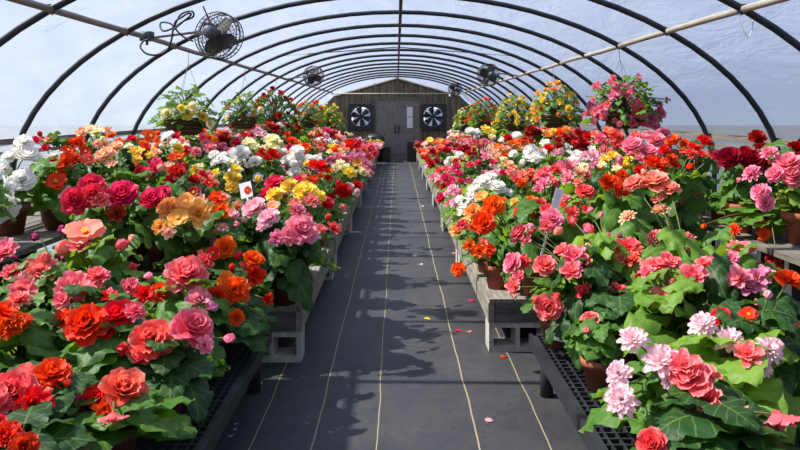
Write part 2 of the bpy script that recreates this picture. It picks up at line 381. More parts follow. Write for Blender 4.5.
# exhaust fans in the end wall
def exhaust(x, words):
    t = thing('exhaust_fan', (x, END - .02, FZ))
    m = MB(); ro = FH - .07; n = 32
    sq = []; ci = []
    for j in range(n):
        q = 2 * PI * (j + .5) / n; c, s_ = math.cos(q), math.sin(q); kk = (FH + .03) / max(abs(c), abs(s_))
        sq.append((c * kk, s_ * kk)); r8 = min(ro, (ro * .93) / max(abs(c), abs(s_))); ci.append((c * r8, s_ * r8))
    vs = [(a, -.10, b) for a, b in sq] + [(a, -.10, b) for a, b in ci] + [(a, .12, b) for a, b in ci] + [(a, .0, b) for a, b in sq]
    fs = []
    for j in range(n):
        k2 = (j + 1) % n
        fs += [(j, k2, n + k2, n + j), (n + j, n + k2, 2 * n + k2, 2 * n + j), (j, 3 * n + j, 3 * n + k2, k2)]
    m.add(vs, fs).build('frame', BLACKP, t)
    for b in range(6):
        bm_ = MB(); M = Matrix.Rotation(2 * PI * b / 6 + .3, 4, 'Y')
        vs = []; 
        for i in range(5):
            r = .05 + (ro - .07) * i / 4; w = .026 + .074 * (i / 4) ** .7
            for sgn in (-1, 1): vs.append(M @ Vector((r, .02 * sgn * (1.2 - i / 5), sgn * w)))
            for sgn in (1, -1): vs.append(M @ Vector((r, .008 + .02 * sgn * (1.2 - i / 5), sgn * w)))
        fs = []
        for i in range(4):
            a = i * 4; c = a + 4
            fs += [(a + e, a + (e + 1) % 4, c + (e + 1) % 4, c + e) for e in range(4)]
        fs += [(0, 1, 2, 3), (16, 19, 18, 17)]
        bm_.add(vs, fs).build('blade', BLACKP, t)
    MB().tube([(0, -.09, 0), (0, .05, 0)], .055, 16).build('hub', BLACKP, t)
    MB().box(-ro, ro, -.07, -.05, -.02, .02).build('motor_mount', BLACKP, t)
    sh = MB()
    for i in range(8):
        z = -ro + (i + .5) * 2 * ro / 8
        M = Matrix.Translation((0, .17, z)) @ Matrix.Rotation(math.radians(38), 4, 'X')
        sh.box(-ro, ro, -.003, .003, -.056, .056, 0, M)
    sh.build('shutter', SHUT, t)
    tag(t, words, 'fan')
exhaust(-FX, 'square black exhaust fan in the end wall above the dome-lidded bin')
exhaust(FX, 'square black exhaust fan in the end wall over pink begonias by the paper notice')

# dark bins by the doors
t = thing('waste_bin', (-.73, 22.9, 0))
MB().lathe([(.0, 0), (.24, 0), (.29, .62), (.31, .62), (.31, .66), (.0, .66)], 24).build('body', BIN, t, True)
MB().lathe([(.32, .665), (.33, .70), (.30, .82), (.2, .90), (.0, .93)], 24).build('lid', BIN, t, True)
MB().tube([(-.07, 0, .92), (-.05, 0, .96), (.05, 0, .96), (.07, 0, .92)], .012, 6).build('lid_handle', BIN, t)
tag(t, 'dark bin with a domed lid standing by the doors', 'bin')
t = thing('storage_box', (-.36, 23.1, 0))
MB().box(-.14, .14, -.2, .2, 0, .42).build('body', BIN, t); MB().box(-.155, .155, -.215, .215, .425, .47).build('lid', BIN, t)
tag(t, 'low dark box with a lid standing between the domed bin and the doors', 'box')
t = thing('tall_crate', (.50, 23.0, 0))
m = MB().box(-.17, .17, -.2, .2, 0, .66); m.build('body', BIN, t)
for i in range(3): MB().box(-.18, .18, -.215, -.203, .08 + i * .2, .13 + i * .2).build('rib', BIN, t)
tag(t, 'tall black crate standing before the door with the paper notice', 'crate')

# purlin pipes along the sides and the cross pipe at the far end
PX, PZ = 2.17, EYE + .645
def jig(y): return .006 * math.sin(y * 2.1)
for s, words, mt in ((-1, 'long brown-grey pipe under the hoops carrying the black cord and fans', PIPE_SHADE), (1, 'long pale grey pipe under the hoops on the side with no cord', PIPEM)):
    t = thing('side_pipe', (s * PX, 0, PZ))
    ys_ = [NEAR + .3 + i * 1.22 for i in range(22)]; ys_ = [y for y in ys_ if y < END - .2] + [END - .2]
    MB().tube([(jig(y), y, jig(y + 1)) for y in ys_], .024, 8).build('tube', mt, t, True)
    for y in HOOPS[2:20]:
        MB().tube([(-s * .0, y - .02, -.03), (s * .0, y + .02, -.032)], .004, 5).build('clamp', STEEL, t)
        MB().box(-.027, .027, y - .015, y + .015, -.027, .032).build('bracket', STEEL, t)
    tag(t, words, 'pipe')
t = MB().tube([(-PX, END - .25, PZ - .03), (PX, END - .25, PZ - .03)], .017, 8).build('cross_pipe', PIPEM, None, True)
tag(t, 'thin grey pipe crossing the house in front of the end wall', 'pipe')
t = MB().tube([(-PX * .9, 11.65, EYE + .93), (0, 11.65, EYE + 1.08), (PX * .9, 11.65, EYE + .93)], .008, 6).build('tie_rod', HOOPM)
tag(t, 'thin dark rod tied under a hoop across the ridge', 'rod')

# circulation fans
def circ_fan(loc, r, yaw, pitch, side, words, hang=None):
    t = thing('circulation_fan', loc); t.rotation_euler = (pitch, 0, yaw)
    c = MB()
    for yy, rr, n_r in ((-.06, r, 7), (.06, r, 5)):
        for i in range(n_r):
            q = rr * (1 - i / (n_r + .3)); d = yy * (1.0 + .45 * (1 - q / r))
            c.tube([(q * math.cos(2 * PI * j / 28), d, q * math.sin(2 * PI * j / 28)) for j in range(28)], .005 if i == 0 else .0026, 4, closed=True)
        for j in range(30):
            a = 2 * PI * j / 30
            c.tube([(.04 * math.cos(a), yy * 1.43, .04 * math.sin(a)), (r * .55 * math.cos(a), yy * 1.2, r * .55 * math.sin(a)), (r * math.cos(a), yy, r * math.sin(a))], .0024, 4, cap=False)
    for j in range(30):
        a = 2 * PI * j / 30; c.tube([(r * math.cos(a), -.06, r * math.sin(a)), (r * math.cos(a), .06, r * math.sin(a))], .0024, 4, cap=False)
    c.build('cage', STEEL, t)
    MB().tube([(r * math.cos(2 * PI * j / 28), 0, r * math.sin(2 * PI * j / 28)) for j in range(28)], .007, 6, closed=True).build('rim', STEEL, t, True)
    MB().tube([(0, -.2, 0), (0, -.19, 0), (0, -.07, 0), (0, -.05, 0)], [.036, .05, .052, .034], 16).build('motor', MOTOR, t, True)
    MB().tube([(0, -.05, 0), (0, .045, 0)], .03, 12).build('hub', FANBL, t, True)
    for b in range(4):
        M = Matrix.Rotation(2 * PI * b / 4 + .5, 4, 'Y'); vs = []
        for i in range(5):
            q = .025 + (r * .88 - .025) * i / 4; w = (.024 + .042 * math.sin(PI * (i / 4 * .8 + .1))) * r / .19
            for sg in (-1, 0, 1): vs.append(M @ Vector((q, .022 * sg - .01 * (1 - sg * sg), sg * w)))
        o_ = len(vs); vs += [v + Vector((0, .004, 0)) for v in vs]
        fs = []
        for i in range(4):
            for e in range(2):
                a = i * 3 + e; fs += [(a, a + 1, a + 4, a + 3), (o_ + a + 3, o_ + a + 4, o_ + a + 1, o_ + a)]
        MB().add(vs, fs).build('blade', FANBL, t, True)
    inv = t.matrix_basis.inverted() if False else (Matrix.Translation(loc) @ Euler(t.rotation_euler).to_matrix().to_4x4()).inverted()
    pts = [inv @ Vector((side * (PX - .02), loc[1] + .25, PZ)), inv @ Vector((side * (abs(loc[0]) + .22), loc[1] + .08, PZ + .03)), Vector((0, -.15, -.02)) + Vector((side * .03, 0, 0))]
    MB().tube(pts, .011, 6).build('bracket_arm', STEEL, t)
    if hang: MB().tube([inv @ Vector(hang), Vector((0, -.12, .05))], .006, 6).build('hanger_rod', STEEL, t)
    tag(t, words, 'fan', None)
circ_fan(P(219, 36, 5.85), .192, math.radians(-14), math.radians(-6), -1, 'large wire-caged circulation fan hung over the white and yellow begonias beside the coiled cord', P(203, 6, 5.66))
circ_fan(P(313.5, 76, 13.4), .192, math.radians(-12), 0, -1, 'small-looking wire-caged fan on the left pipe, farther than the one beside the cord')
circ_fan(P(488.5, 75, 12.2), .192, math.radians(16), 0, 1, 'wire-caged fan on the pale grey pipe above the orange hanging basket')
circ_fan(P(455, 89, 20.0), .192, math.radians(14), 0, 1, 'smallest wire-caged fan, by the cross pipe above the exhaust fan')
t = thing('light_bulb', P(450, 95, 21)); MB().lathe([(0, -.06), (.03, -.05), (.04, -.02), (.02, .03), (.018, .05)], 12).build('glass', PAPER, t, True)
MB().tube([(0, 0, .05), (0, 0, .09)], .02, 10).build('socket', BLACKP, t); MB().tube([(0, 0, .09), (.03, .1, .16), (.05, 2.4, .12)], .005, 5).build('cord', CORD, t)
tag(t, 'small white bulb hanging under the far fan by the cross pipe', 'bulb')

# cords and strings
def cordpath(pts, Y, sc=1 / 2.963): return [P(x * sc, y * sc, Y + .03 * math.sin(i * 1.7)) for i, (x, y) in enumerate(pts)]
def smooth_path(pts, n=5):
    out = []; p = [pts[0]] + list(pts) + [pts[-1]]
    for i in range(1, len(p) - 2):
        for k in range(n):
            u = k / n; a, b, c, d = p[i - 1], p[i], p[i + 1], p[i + 2]
            out.append(.5 * ((2 * b) + (c - a) * u + (2 * a - 5 * b + 4 * c - d) * u * u + (3 * b - a - 3 * c + d) * u ** 3))
    return out + [pts[-1]]
t = thing('power_cord')
MB().tube(smooth_path(cordpath([(440, 118), (425, 122), (416, 140), (436, 160), (470, 162), (498, 145), (510, 110), (513, 88), (530, 50), (548, 36), (570, 34), (572, 50), (545, 62), (515, 82), (485, 92), (474, 78), (480, 66), (505, 70), (520, 86), (542, 108), (572, 122)], 5.35)), .0075, 6).build('cable', CORD, t, True)
MB().tube(smooth_path(cordpath([(513, 86), (520, 64), (540, 50), (556, 40), (566, 44), (540, 66), (512, 90)], 5.32)), .0075, 6).build('coil', CORD, t, True)
tag(t, 'black power cord coiled beside the big fan on the left pipe', 'cord')
t = thing('junction_box', P(147, 37, 6.02)); MB().box(-.05, .05, -.04, .04, -.035, .045).build('case', STEEL, t)
MB().box(-.044, .044, -.047, -.041, -.03, .04).build('cover', MOTOR, t); MB().tube([(0, 0, -.035), (.0, 0, -.07)], .012, 8).build('cable_gland', BLACKP, t)
tag(t, 'grey electrical box on the pipe where the black cord starts', 'box')
t = MB().tube(smooth_path(cordpath([(135, 18), (122, 45), (108, 66), (135, 74), (165, 66), (190, 38)], 4.75)), .0028, 5).build('white_string', STRING, None, True)
tag(t, 'pale string looped from the left pipe', 'string')
t = MB().tube(smooth_path([P(738, 6, 4.42), P(740, 22, 4.42), P(748, 37, 4.42), P(753, 24, 4.44), P(751, 7, 4.44)]), .0028, 5).build('tie_string', STRING, None, True)
tag(t, 'pale string tied round the pale grey pipe, ends dangling', 'string')

# ------------------------------------------------------------------ benches
LOWZ, BACKZ, RISE = .36, .80, .22
BLKZ = .32
def grid_bench(x0, x1, y0, y1, words):
    t = thing('grid_bench', ((x0 + x1) / 2, (y0 + y1) / 2, 0)); w, l = (x1 - x0) / 2, (y1 - y0) / 2; z = BLKZ
    fr = MB()
    for a in (-1, 1):
        fr.box(a * w - .02, a * w + .02, -l - .02, l + .02, z - .07, z); fr.box(-w, w, a * l - .02, a * l + .02, z - .07, z)
    fr.build('frame', BLACKP, t)
    g = MB(); nx = int(2 * w / .048)
    for i in range(1, nx): g.box(-w + i * 2 * w / nx - .005, -w + i * 2 * w / nx + .005, -l, l, z - .025, z - .004)
    ny = int(2 * l / .052)
    for i in range(1, ny): g.box(-w, w, -l + i * 2 * l / ny - .005, -l + i * 2 * l / ny + .005, z - .022, z - .003)
    g.build('grid', BLACKP, t)
    for a in (-1, 1):
        for b in (-1, 0, 1):
            MB().tube([(a * (w - .06), b * (l - .10), 0), (a * (w - .06), b * (l - .10), z - .07)], .038, 12).build('leg', BLACKP, t, True)
    tag(t, words, 'bench')
grid_bench(-2.06, -.77, 1.25, 4.18, 'low black plastic grid bench whose grid shows under coral and orange begonias')
grid_bench(.80, 2.06, 1.25, 4.12, 'low black plastic grid bench under the white and pink edged begonias')

def make_block(loc, rz=0):
    t = thing('concrete_block', loc, rz)
    m = MB(); w, h, d = .195, .2, .095
    # two cores run through along y
    cells = [(-w, -w + .03), (-w + .03, -.015), (-.015, .015), (.015, w - .03), (w - .03, w)]
    for i, (a, b) in enumerate(cells):
        if i % 2 == 0: m.box(a, b, -d, d, 0, h)
        else: m.box(a, b, -d, d, 0, .035); m.box(a, b, -d, d, h - .035, h)
    m.build('block_body', BLOCK, t)
    return t
ORD = ['first', 'second', 'third', 'fourth', 'fifth', 'sixth', 'seventh', 'eighth', 'ninth', 'tenth', 'eleventh', 'twelfth', 'thirteenth', 'fourteenth', 'fifteenth', 'sixteenth', 'seventeenth', 'eighteenth', 'nineteenth', 'twentieth']
PLEN, NP = 2.42, 7
def pallet(x0, x1, y0, y1, words, s):
    t = thing('slatted_bench', ((x0 + x1) / 2, (y0 + y1) / 2, 0)); w, l = (x1 - x0) / 2, (y1 - y0) / 2
    n = 8; pw = 2 * w / n
    for i in range(n):
        a = -w + i * pw
        MB().box(a + .008, a + pw - .008, -l, l, LOWZ - .025, LOWZ).build('slat', WOODG, t)
    for b in (-l, -.02, l - .04): MB().box(-w + .045, w - .045, b, b + .04, .2, LOWZ - .026).build('bearer', WOODX, t)
    for a in (-1, 1): MB().box(a * (w - .02) - .02, a * (w - .02) + .02, -l, l, .201, LOWZ - .026).build('side_board', WOODG, t)
    tag(t, words, 'bench', 'slatted benches on concrete blocks')
SIDE = {-1: 'left', 1: 'right'}
for s in (-1, 1):
    ystart = 4.55 if s < 0 else 4.75
    for i in range(NP):
        y0 = ystart + i * (PLEN + .1); y1 = y0 + PLEN
        xa, xb = s * .62, s * 2.06
        nth = ORD[NP - 1 - i]
        pos = 'nearest the black grid bench' if i == 0 else ('nearest the doors' if i == NP - 1 else nth + ' from the doors')
        pallet(min(xa, xb), max(xa, xb), y0, y1, 'weathered slatted bench on concrete blocks, %s of aisle, %s' % (SIDE[s], pos), s)
        for j, yy in enumerate((y0 + .1, y1 - .1)):
            for xx in (s * .82, s * 1.86):
                b = make_block((xx, yy, 0))
                tag(b, 'grey block under %s %s corner, %s slatted bench %s' % (('near', 'far')[j], ('aisle', 'wall')[xx * s > 1.2], SIDE[s], 'by the grid bench' if i == 0 else ('by the doors' if i == NP - 1 else nth + ' from the doors')), 'block', 'concrete blocks under the benches')
        t = thing('riser_shelf', (s * 1.74, (y0 + y1) / 2, LOWZ)); w, l = .31, PLEN / 2 - .03
        for k2 in range(3):
            a = -w + k2 * .209
            MB().box(a, a + .2, -l, l, RISE - .03, RISE).build('plank', SHELFW, t)
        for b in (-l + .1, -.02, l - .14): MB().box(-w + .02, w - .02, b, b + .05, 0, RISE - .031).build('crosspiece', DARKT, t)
        tag(t, 'plank riser standing on the %s side slatted bench %s' % (SIDE[s], pos), 'shelf', 'plank risers on the slatted benches')
    # back shelves
    ny = 8; L_ = 2.7
    for i in range(ny):
        y0 = 1.5 + i * (L_ + .03); y1 = y0 + L_
        t = thing('back_shelf', (s * 2.62, (y0 + y1) / 2, 0)); w, l = .36, L_ / 2
        for k2 in range(3):
            a = -w + k2 * .243
            MB().box(a, a + .232, -l, l, BACKZ - .035, BACKZ).build('plank', SHELFW, t)
        for b in (-l + .12, l - .16):
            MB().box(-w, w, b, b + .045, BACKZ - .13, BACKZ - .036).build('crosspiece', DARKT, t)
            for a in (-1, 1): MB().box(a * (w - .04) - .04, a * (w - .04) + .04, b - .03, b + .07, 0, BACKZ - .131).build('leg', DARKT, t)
        tag(t, 'raised grey plank shelf along the %s film wall, %s from the end wall' % (SIDE[s], ORD[ny - 1 - i]), 'shelf', 'raised shelves along the film walls')

# ------------------------------------------------------------------ flowers
def petal(mb, L, Wd, phi, th0, th1, cup=.25, ruf=0, ph=0, r0=.02, z0=0, tip=.0, nu=5, nv=4, mi=0, shape=.62):
    er = Vector((math.cos(phi), math.sin(phi), 0)); et = Vector((-math.sin(phi), math.cos(phi), 0)); ez = Vector((0, 0, 1))
    vs, uv = [], []; r, z = r0, z0
    for i in range(nu):
        s_ = i / (nu - 1); th = th0 + (th1 - th0) * s_
        if i: r += math.sin(th) * L / (nu - 1); z += math.cos(th) * L / (nu - 1)
        nrm = er * -math.cos(th) + ez * math.sin(th)
        w = Wd * (math.sin(PI * (.10 + .78 * s_)) ** shape)
        for j in range(nv + 1):
            t_ = -1 + 2 * j / nv
            p = er * r + ez * z + et * (t_ * w) + nrm * (cup * w * t_ * t_) + nrm * (ruf * math.sin(t_ * 5.5 + ph) * s_ * s_)
            p += (er * math.sin(th) + ez * math.cos(th)) * (-tip * L * t_ * t_ * s_)
            vs.append(p); uv.append((t_, s_))
    m = nv + 1
    fs = [(i * m + j, i * m + j + 1, (i + 1) * m + j + 1, (i + 1) * m + j) for i in range(nu - 1) for j in range(nv)]
    mb.add(vs, fs, mi, uv)
D = math.radians
def rose(seed, ruf=.02):
    q = random.Random(seed); mb = MB()
    for n, L, Wd, a, b, r0 in ((6, .47, .25, 80, 96, .05), (6, .45, .24, 60, 70, .05), (5, .43, .22, 42, 46, .045), (5, .40, .18, 26, 24, .035), (4, .37, .14, 12, 6, .025), (3, .33, .09, 2, 0, .012)):
        o = q.random() * 6
        for i in range(n): petal(mb, L * q.uniform(.9, 1.1), Wd * q.uniform(.9, 1.12), o + 2 * PI * i / n + q.uniform(-.15, .15), D(a + q.uniform(-7, 7)), D(b + q.uniform(-10, 10)), .3, ruf, q.random() * 6, r0)
    return mb
def camellia(seed):
    q = random.Random(seed); mb = MB()
    for n, L, Wd, a, b, r0 in ((8, .5, .2, 100, 62, .05), (8, .48, .19, 84, 50, .05), (7, .44, .17, 66, 34, .045), (7, .38, .15, 48, 16, .04), (6, .31, .12, 30, -4, .03), (5, .24, .09, 12, -20, .02)):
        o = q.random() * 6
        for i in range(n): petal(mb, L, Wd, o + 2 * PI * i / n, D(a), D(b + q.uniform(-6, 6)), .35, .006, q.random() * 6, r0, -.08)
    return mb
def carnation(seed):
    q = random.Random(seed); mb = MB()
    for i in range(34):
        f = i / 34; th = 92 - 84 * f
        petal(mb, .42 - .12 * f, .16 - .07 * f, i * 2.4, D(th * .7 + q.uniform(-8, 8)), D(th + q.uniform(-12, 18)), .2, .045, q.random() * 6, .03)
    return mb
def pompon(seed):
    q = random.Random(seed); mb = MB()
    for i in range(38):
        f = i / 38; th = 104 - 98 * f
        petal(mb, (.46 - .14 * f) * q.uniform(.9, 1.1), .105 - .035 * f, i * 2.4, D(th * .75 + q.uniform(-8, 8)), D(th + 10 + q.uniform(-10, 14)), .35, .008, q.random() * 6, .03, shape=.75)
    return mb
def single(seed):
    q = random.Random(seed); mb = MB()
    for n, L, Wd, a, b in ((4, .46, .27, 66, 84), (4, .40, .22, 50, 72)):
        o = q.random() * 6
        for i in range(n): petal(mb, L * q.uniform(.85, 1.1), Wd, o + 2 * PI * i / n, D(a + q.uniform(-8, 8)), D(b + q.uniform(-8, 14)), .22, .03, q.random() * 6, .03)
    vs = []
    for i in range(14):
        a = i * 2.4; r = .1 * math.sqrt(i / 14)
        c = Vector((r * math.cos(a), r * math.sin(a), .1)); mb.tube([Vector((0, 0, .0)), c, c + Vector((0, 0, .035))], [.012, .012, .022], 5, 1)
    return mb
def loose(seed):
    q = random.Random(seed); mb = MB()
    for n, L, Wd, a, b in ((6, .56, .2, 44, 82), (5, .5, .17, 26, 54), (5, .42, .14, 8, 34), (3, .3, .09, 0, 10)):
        o = q.random() * 6
        for i in range(n): petal(mb, L * q.uniform(.82, 1.15), Wd * q.uniform(.85, 1.15), o + 2 * PI * i / n + q.uniform(-.2, .2), D(a + q.uniform(-12, 12)), D(b + q.uniform(-16, 24)), .38, .03, q.random() * 6, .025, -.15)
    return mb
def bud(seed):
    q = random.Random(seed); mb = MB()
    for i in range(2): petal(mb, .98, .36, PI * i + .2, D(64), D(-62), .62, .0, 0, .02, -.4, nu=8, nv=6, shape=.8)
    for i in range(2): petal(mb, .9, .3, PI * i + PI / 2, D(56), D(-58), .62, .0, 0, .01, -.36, nu=8, nv=6, shape=.8)
    return mb
BL = {}
def reg(k, mb, extra=None):
    me = mb.mesh('bloom_' + k, [PM['pink']] + ([CENTER] if extra else []), True); BL.setdefault(k[0], []).append(me)
for i in range(4): reg('R%d' % i, rose(10 + i, .014 + .008 * i))
for i in range(2): reg('C%d' % i, camellia(20 + i))
for i in range(2): reg('F%d' % i, carnation(30 + i))
for i in range(2): reg('P%d' % i, pompon(40 + i))
for i in range(2): reg('S%d' % i, single(50 + i), True)
for i in range(3): reg('L%d' % i, loose(60 + i))
for i in range(1): reg('B%d' % i, bud(70 + i))

# leaves
def leaf(mb, base, direction, roll, L, Wd, droop, q, mi=0):
    d = Vector(direction).normalized(); sd = d.cross(Vector((0, 0, 1)))
    sd = sd.normalized() if sd.length > 1e-4 else Vector((1, 0, 0))
    up = sd.cross(d).normalized()
    Mr = Matrix.Rotation(roll, 3, d); sd = Mr @ sd; up = Mr @ up
    nu, cols = 14, (-1, -.62, -.3, 0, .3, .62, 1); asym = q.uniform(.78, 1.22); ph = q.random() * 6
    vs, uv = [], []; pos = Vector(base); ang = 0
    for i in range(nu):
        s_ = i / (nu - 1)
        if i:
            ang = -droop * s_
            pos = pos + (d * math.cos(ang) + up * math.sin(ang)) * (L / (nu - 1))
        uu = up * math.cos(ang) - d * math.sin(ang)
        w = Wd * (math.sin(PI * min(1, .24 + .76 * s_) ** .9) ** .8) * (1 if s_ < 1 else 0)
        if 0 < i < nu - 1: w *= 1 + (.055 if i % 2 else -.045)
        for t_ in cols:
            ww = w * (asym if t_ > 0 else 2 - asym)
            back = -d * (.26 * L * t_ * t_ * max(0, 1 - s_ * 1.6)) - d * (.10 * L * t_ * t_ * (1 - s_))
            h = uu * (.26 * abs(t_) * ww - .26 * t_ * t_ * ww + .006 * math.sin(s_ * 20 + ph + t_ * 2) * abs(t_) * 2 * L / .18)
            vs.append(pos + sd * (t_ * ww) + back + h); uv.append((t_, s_))
    m = len(cols)
    fs = [(i * m + j, i * m + j + 1, (i + 1) * m + j + 1, (i + 1) * m + j) for i in range(nu - 1) for j in range(m - 1)]
    mb.add(vs, fs, mi, uv)
def foliage(seed, n=26, spread=.25, hgt=.27, L0=.145, mats=None):
    q = random.Random(seed); mb = MB()
    for i in range(n):
        f = i / (n - 1); a = i * 2.39996 + q.uniform(-.3, .3)
        rr = spread * (.95 - .6 * f) * q.uniform(.45, 1.05); z = hgt * (.16 + .80 * f) * q.uniform(.85, 1.1)
        e = Vector((rr * math.cos(a) * .6, rr * math.sin(a) * .6, z))
        mb.tube([(0, 0, -.01), (e.x * .45, e.y * .45, z * .7), e], [.006, .005, .0035], 5, 1, cap=False)
        el = q.uniform(-.25, .35) + .35 * (f - .4)
        b2 = a + q.uniform(-.6, .6)
        leaf(mb, e, (math.cos(b2), math.sin(b2), el), q.uniform(-.5, .5), L0 * q.uniform(.75, 1.3) * (1.1 - .3 * f), L0 * q.uniform(.38, .55) * (1.1 - .3 * f), q.uniform(.4, 1.35), q)
    return mb
FOL = [foliage(100 + i).mesh('foliage_%d' % i, [LEAFM[1], STEMM], True) for i in range(6)]
FOLBIG = [foliage(200 + i, 22, .27, .27, .19).mesh('foliage_big_%d' % i, [LEAFM[1], STEMM], True) for i in range(5)]

def dome_foliage(seed, n=84):
    """leaves over a dome 1 m wide and .5 m high, the lowest trailing over the rim"""
    q = random.Random(seed); mb = MB()
    for i in range(n):
        f = (i + .5) / n; a = i * 2.39996 + q.uniform(-.2, .2); th = math.acos(1 - 1.15 * f); k = q.uniform(.7, 1.04)
        e = Vector((.5 * k * math.sin(min(th, 1.5)) * math.cos(a), .5 * k * math.sin(min(th, 1.5)) * math.sin(a), .5 * k * math.cos(th)))
        mb.tube([(0, 0, -.02), (e.x * .4, e.y * .4, max(.02, e.z * .7)), e], [.007, .005, .003], 4, 1, cap=False)
        leaf(mb, e, (math.cos(a + q.uniform(-.7, .7)), math.sin(a), q.uniform(-.3, .6) * (1.2 - f)), q.uniform(-.6, .6), q.uniform(.10, .17), q.uniform(.045, .075), q.uniform(.3, 1.3), q)
    return mb
DOME = [dome_foliage(300 + i).mesh('dome_foliage_%d' % i, [LEAFM[1], STEMM], True) for i in range(3)]
def pot_mesh(mt):
    mb = MB().lathe([(.0, 0), (.074, 0), (.098, .15), (.112, .15), (.116, .20), (.104, .20), (.098, .165), (0, .165)], 24)
    return mb.mesh('pot', [mt], True)
POTS = [pot_mesh(TERRA), pot_mesh(TERRA_SHADE)]
SOILME = MB().lathe([(0, .176), (.05, .178), (.0995, .172)], 20).mesh('soil', [SOIL], True)

def unit(v): return v.normalized() if v.length > 1e-6 else Vector((0, 0, 1))
CAMP = Vector((0, 0, EYE))
def slotmat(o, i, m):
    o.material_slots[i].link = 'OBJECT'; o.material_slots[i].material = m
def put_bloom(root, loc, diam, kind, col, axis, q):
    me = q.choice(BL[kind])
    o = link('flower_bud' if kind == 'B' else 'blossom', me, root, loc)
    sc = diam if kind != 'B' else diam * 1.0
    o.scale = (sc, sc, sc)
    o.rotation_euler = (axis.to_track_quat('Z', 'Y') @ Euler((0, 0, q.random() * 6.28)).to_quaternion()).to_euler()
    slotmat(o, 0, PM[col])
    return o
PLANTS = []
def build_plant(X, Y, Z, blooms, q, big=False, leafmat=1, potscale=1.0, dark=False, spread=None, lift=0, basket=False):
    """blooms: [(world Vector, diameter, kind, colour)]"""
    t = thing('hanging_basket' if basket else 'potted_begonia', (X, Y, Z))
    ph = .2 * potscale
    if not basket:
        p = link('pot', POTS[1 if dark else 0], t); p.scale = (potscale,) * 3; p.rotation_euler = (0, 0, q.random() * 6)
        link('soil', SOILME, p)
    hmean = sum((b[0].z - Z - ph for b in blooms), 0) / len(blooms)
    f = link('foliage', q.choice(DOME) if basket else q.choice(FOLBIG if big else FOL), t, (0, 0, .14 if basket else ph - .03 + lift))
    hz = max(.55, min(1.75, (hmean + .03 - lift) / .25)); sx = (not basket and spread) or q.uniform(.95, 1.15)
    f.scale = spread if basket else (sx, sx, hz); f.rotation_euler = (0, 0, q.random() * 6.28)
    slotmat(f, 0, LEAFM[leafmat])
    st = MB(); base = Vector((0, 0, ph - .03)); origin = Vector((X, Y, Z))
    centre = Vector((X, Y, Z + ph + hmean * .35))
    for (w, dm, kd, cl) in blooms:
        l = w - origin
        out = unit(w - centre); cam = unit(CAMP - w)
        ax = unit(out * .75 + Vector((0, 0, .35)) + cam * .75 + Vector((q.uniform(-1, 1), q.uniform(-1, 1), q.uniform(-1, 1))) * .28)
        if kd == 'H': ax = unit(Vector((out.x * .3, -.45, -1))); kd = 'L'
        if kd == 'B': ax = unit(out + Vector((q.uniform(-.4, .4), -.2, q.uniform(-1.0, .4))))
        put_bloom(t, l, dm, kd, cl, ax, q)
        end = l - ax * dm * (.40 if kd == 'B' else .05)
        mid = Vector((l.x * .4, l.y * .4, max(end.z, base.z + .05) * .55 + base.z * .45 + .06))
        st.tube(smooth_path([base + Vector((q.uniform(-.03, .03), q.uniform(-.03, .03), 0)), mid, end], 3), [.007 - .004 * i / 6 for i in range(7)], 5, 0, cap=False)
    st.build('stem', STEMM, t, True)
    col = {}
    for b in blooms:
        col[b[3]] = col.get(b[3], 0) + b[1] ** 2 * (.1 if b[2] == 'B' else 1)
    cl = max(col, key=col.get)
    PLANTS.append(dict(o=t, x=X, y=Y, z=Z, col=cl, n=len(blooms), kinds=[b[2] for b in blooms], basket=basket, second=sorted(col, key=col.get)[-2] if len(col) > 1 else None))
    return t

def Zs(x):
    a = abs(x)
    pts = ((0, .62), (.7, .66), (1.1, .74), (1.7, .82), (2.05, .88), (2.25, 1.18), (2.6, 1.28), (4, 1.3))
    for (a0, z0), (a1, z1) in zip(pts, pts[1:]):
        if a <= a1: return z0 + (z1 - z0) * max(0, a - a0) / (a1 - a0)
    return 1.3
def solve(px, py):
    Y = 1.5
    while Y < 22.6:
        X = (px - VX) / F * Y; Z = EYE - (py - VY) / F * Y
        if Z <= Zs(X) or abs(X) > 2.62: break
        Y += .02
    return Y
